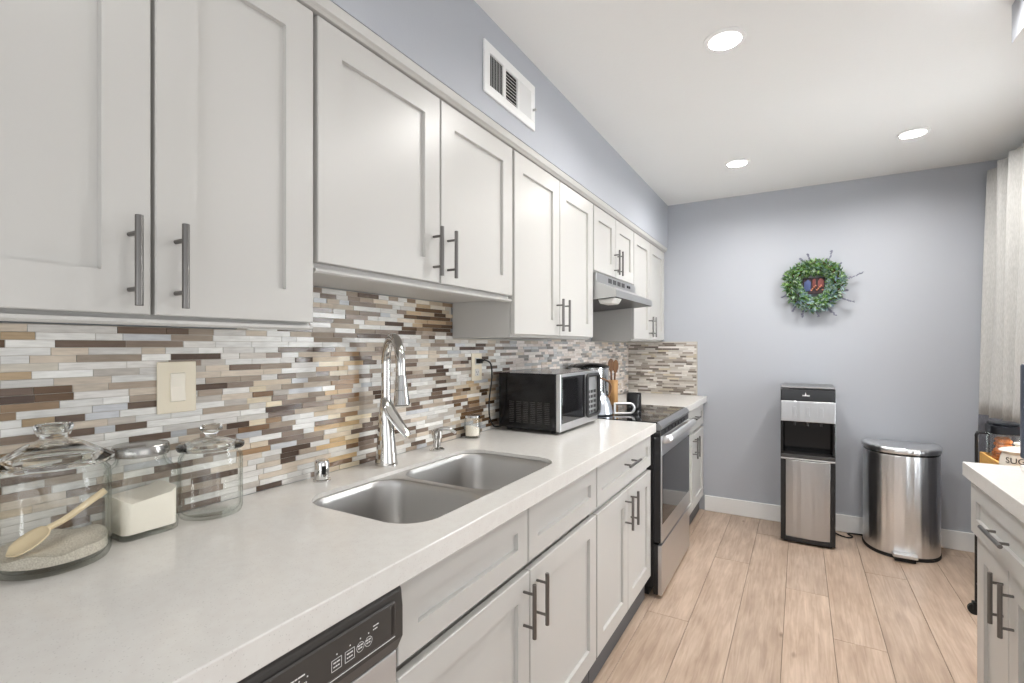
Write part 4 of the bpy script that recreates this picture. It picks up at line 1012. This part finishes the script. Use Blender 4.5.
# slate grey screen at the right edge
t = thing('countertop_screen', 'slate-grey screen on a white stand at the far right edge', 'screen', (2.06, 2.2, CT))
scx = mat('slate_plastic', srgb(74, 80, 92), .35)
obj('housing', box(B(), 1.948, 2.19, 2.19, 2.215, .992, 1.30), scx, t, bevel=.008)
obj('screen', box(B(), 1.962, 2.176, 2.1885, 2.1899, 1.01, 1.285), M['blackgloss'], t)
bm = B(); box(bm, 1.965, 2.17, 2.15, 2.27, CT + .0005, CT + .018); box(bm, 2.02, 2.12, 2.200, 2.225, CT + .018, .995); obj('stand', bm, M['whiteplastic'], t, bevel=.004)

# ------------------------------------------------------------------ rolling cart and what it holds
t = thing('rolling_cart', 'black metal rolling cart with a wooden tray beside the window', 'cart', (2.25, 2.99, 0))
kx0, kx1, ky0, ky1 = 2.103, 2.375, 2.62, 3.335
for x in (kx0, kx1):
    for y in (ky0, ky1):
        pole = obj('post', cyl(B(), (x, y, .062), (x, y, .905 if y == ky1 else .80), .0075, seg=12), M['black'], t, smooth='auto')
        bm = B(); cyl(bm, (x - .008, y - .009, .0275), (x - .008, y + .009, .0275), .027, seg=24); box(bm, x - .016, x + .004, y - .014, y - .010, .0275, .062); box(bm, x - .016, x + .004, y + .010, y + .014, .0275, .062); box(bm, x - .016, x + .006, y - .014, y + .014, .057, .064)
        obj('caster', bm, M['rubber'], t)
bm = B(); tube(bm, smooth_path([(kx0, ky1, .90), (kx0 + .004, ky1, .915), (kx0 + .03, ky1, .923), (kx1 - .03, ky1, .923), (kx1 - .004, ky1, .915), (kx1, ky1, .90)], 6), .0085, 12); obj('handle', bm, M['black'], t, smooth='auto')
def tray(z0, z1, m, nm):
    bm = B(); w = .011
    box(bm, kx0 + .009, kx0 + .009 + w, ky0 + .002, ky1 - .009, z0, z1); box(bm, kx1 - .009 - w, kx1 - .009, ky0 + .002, ky1 - .009, z0, z1)
    box(bm, kx0 + .009 + w, kx1 - .009 - w, ky0 + .002, ky0 + .002 + w, z0, z1); box(bm, kx0 + .009 + w, kx1 - .009 - w, ky1 - .009 - w, ky1 - .009, z0, z1)
    box(bm, kx0 + .009 + w, kx1 - .009 - w, ky0 + .002 + w, ky1 - .009 - w, z0, z0 + .008); return obj(nm, bm, m, t, bevel=.0015)
tray(.745, .826, M['tray_wood'], 'wooden_tray')['label'] = 'honey wood top tray'
def shelf(z):
    bm = B()
    for k in range(9): cyl(bm, (kx0 + (kx1 - kx0) * k / 8, ky0, z), (kx0 + (kx1 - kx0) * k / 8, ky1, z), .003, seg=8)
    for y in (ky0, ky1, (ky0 + ky1) / 2): cyl(bm, (kx0, y, z), (kx1, y, z), .0045, seg=8)
    obj('wire_shelf', bm, M['black'], t)
shelf(.16); shelf(.45)
ZT = .7535
t = thing('cookie_jar', 'square glass jar of brown cookies with a black lid on the cart', 'jar', (2.18, 3.243, ZT))
jx0, jx1, jy0, jy1 = 2.126, 2.236, 3.180, 3.306
bm = B(); po = rrect(jx0, jx1, jy0, jy1, .022, 6); pi_ = rrect(jx0 + .003, jx1 - .003, jy0 + .003, jy1 - .003, .019, 6)
rows = [[bm.verts.new((x, y, z)) for x, y in P_] for P_, z in ((po, ZT + .0005), (po, .936), (pi_, .936), (pi_, ZT + .004))]; n = len(po)
for a, b in zip(rows, rows[1:]):
    for i in range(n): bm.faces.new((a[i], a[(i + 1) % n], b[(i + 1) % n], b[i]))
bm.faces.new(rows[0]); bm.faces.new(rows[-1]); obj('body', bm, M['glass'], t, smooth='auto')
bm = B(); prism(bm, rrect(jx0 - .004, jx1 + .004, jy0 - .004, jy1 + .004, .024, 6), .9365, .976); prism(bm, rrect(jx0 + .004, jx1 - .004, jy0 + .004, jy1 - .004, .02, 6), .9763, .990)
obj('lid', bm, mat('navy_black_lid', srgb(20, 23, 29), .45, spec=.25), t, bevel=.004, label='navy black lid')
ck_m = noise_color(mat('cookie', (.4, .18, .06), .8), srgb(150, 84, 40), srgb(196, 118, 60), noise=60)
for k in range(7):
    for j in range(2):
        yy = 3.213 + .060 * j; z = ZT + .0045 + .0225 * k
        bm = B(); lathe(bm, [(0, 0), (.025, 0), (.0285, .006), (.0275, .014), (.020, .020), (0, .0215)], (2.166 + rnd.uniform(-.005, .020), yy + rnd.uniform(-.002, .002), z), 20)
        tag(obj('cookie', bm, ck_m, smooth='auto'), 'brown cookie stacked inside the black-lidded jar on the cart', 'cookie', 'cookies in the cart jar')
t = thing('sugar_canister', 'white ceramic lidded canister lettered SUGAR on the cart', 'canister', (2.150, 2.955, ZT)); c = (2.150, 2.955, ZT); R = .060; KZ = lambda P_: [(a, b * .88) for a, b in P_]
obj('body', lathe(B(), KZ([(0, .0005), (.046, .0005), (.050, .006), (R - .002, .06), (R, .10), (R - .004, .135), (R - .010, .155), (R - .006, .162), (R - .010, .163), (R - .016, .156), (R - .012, .10), (.044, .01), (0, .008)]), c, 48), M['ceramic'], t, smooth='auto')
obj('lid', lathe(B(), KZ([(0, .1645), (R + .001, .1645), (R + .003, .169), (R - .006, .176), (.022, .186), (.010, .189), (.009, .194), (.015, .201), (.013, .209), (0, .212)]), c, 48), M['ceramic'], t, smooth='auto')
dc = Vector((1.333 - c[0], -c[1], 0)).normalized(); fac = Matrix.Rotation(radians(12), 3, 'Z') @ dc
rt = Vector((0, 0, 1)).cross(fac).normalized()
mw = Matrix((( rt.x, 0, fac.x, c[0] + fac.x * (R + .0006)), (rt.y, 0, fac.y, c[1] + fac.y * (R + .0006)), (0, 1, 0, ZT + .110), (0, 0, 0, 1)))
obj('lettering', text_bm('SUGAR', .034, mw, .0005, bend=R), mat('dark_lettering', srgb(64, 60, 56), .6), t, label='dark SUGAR lettering')
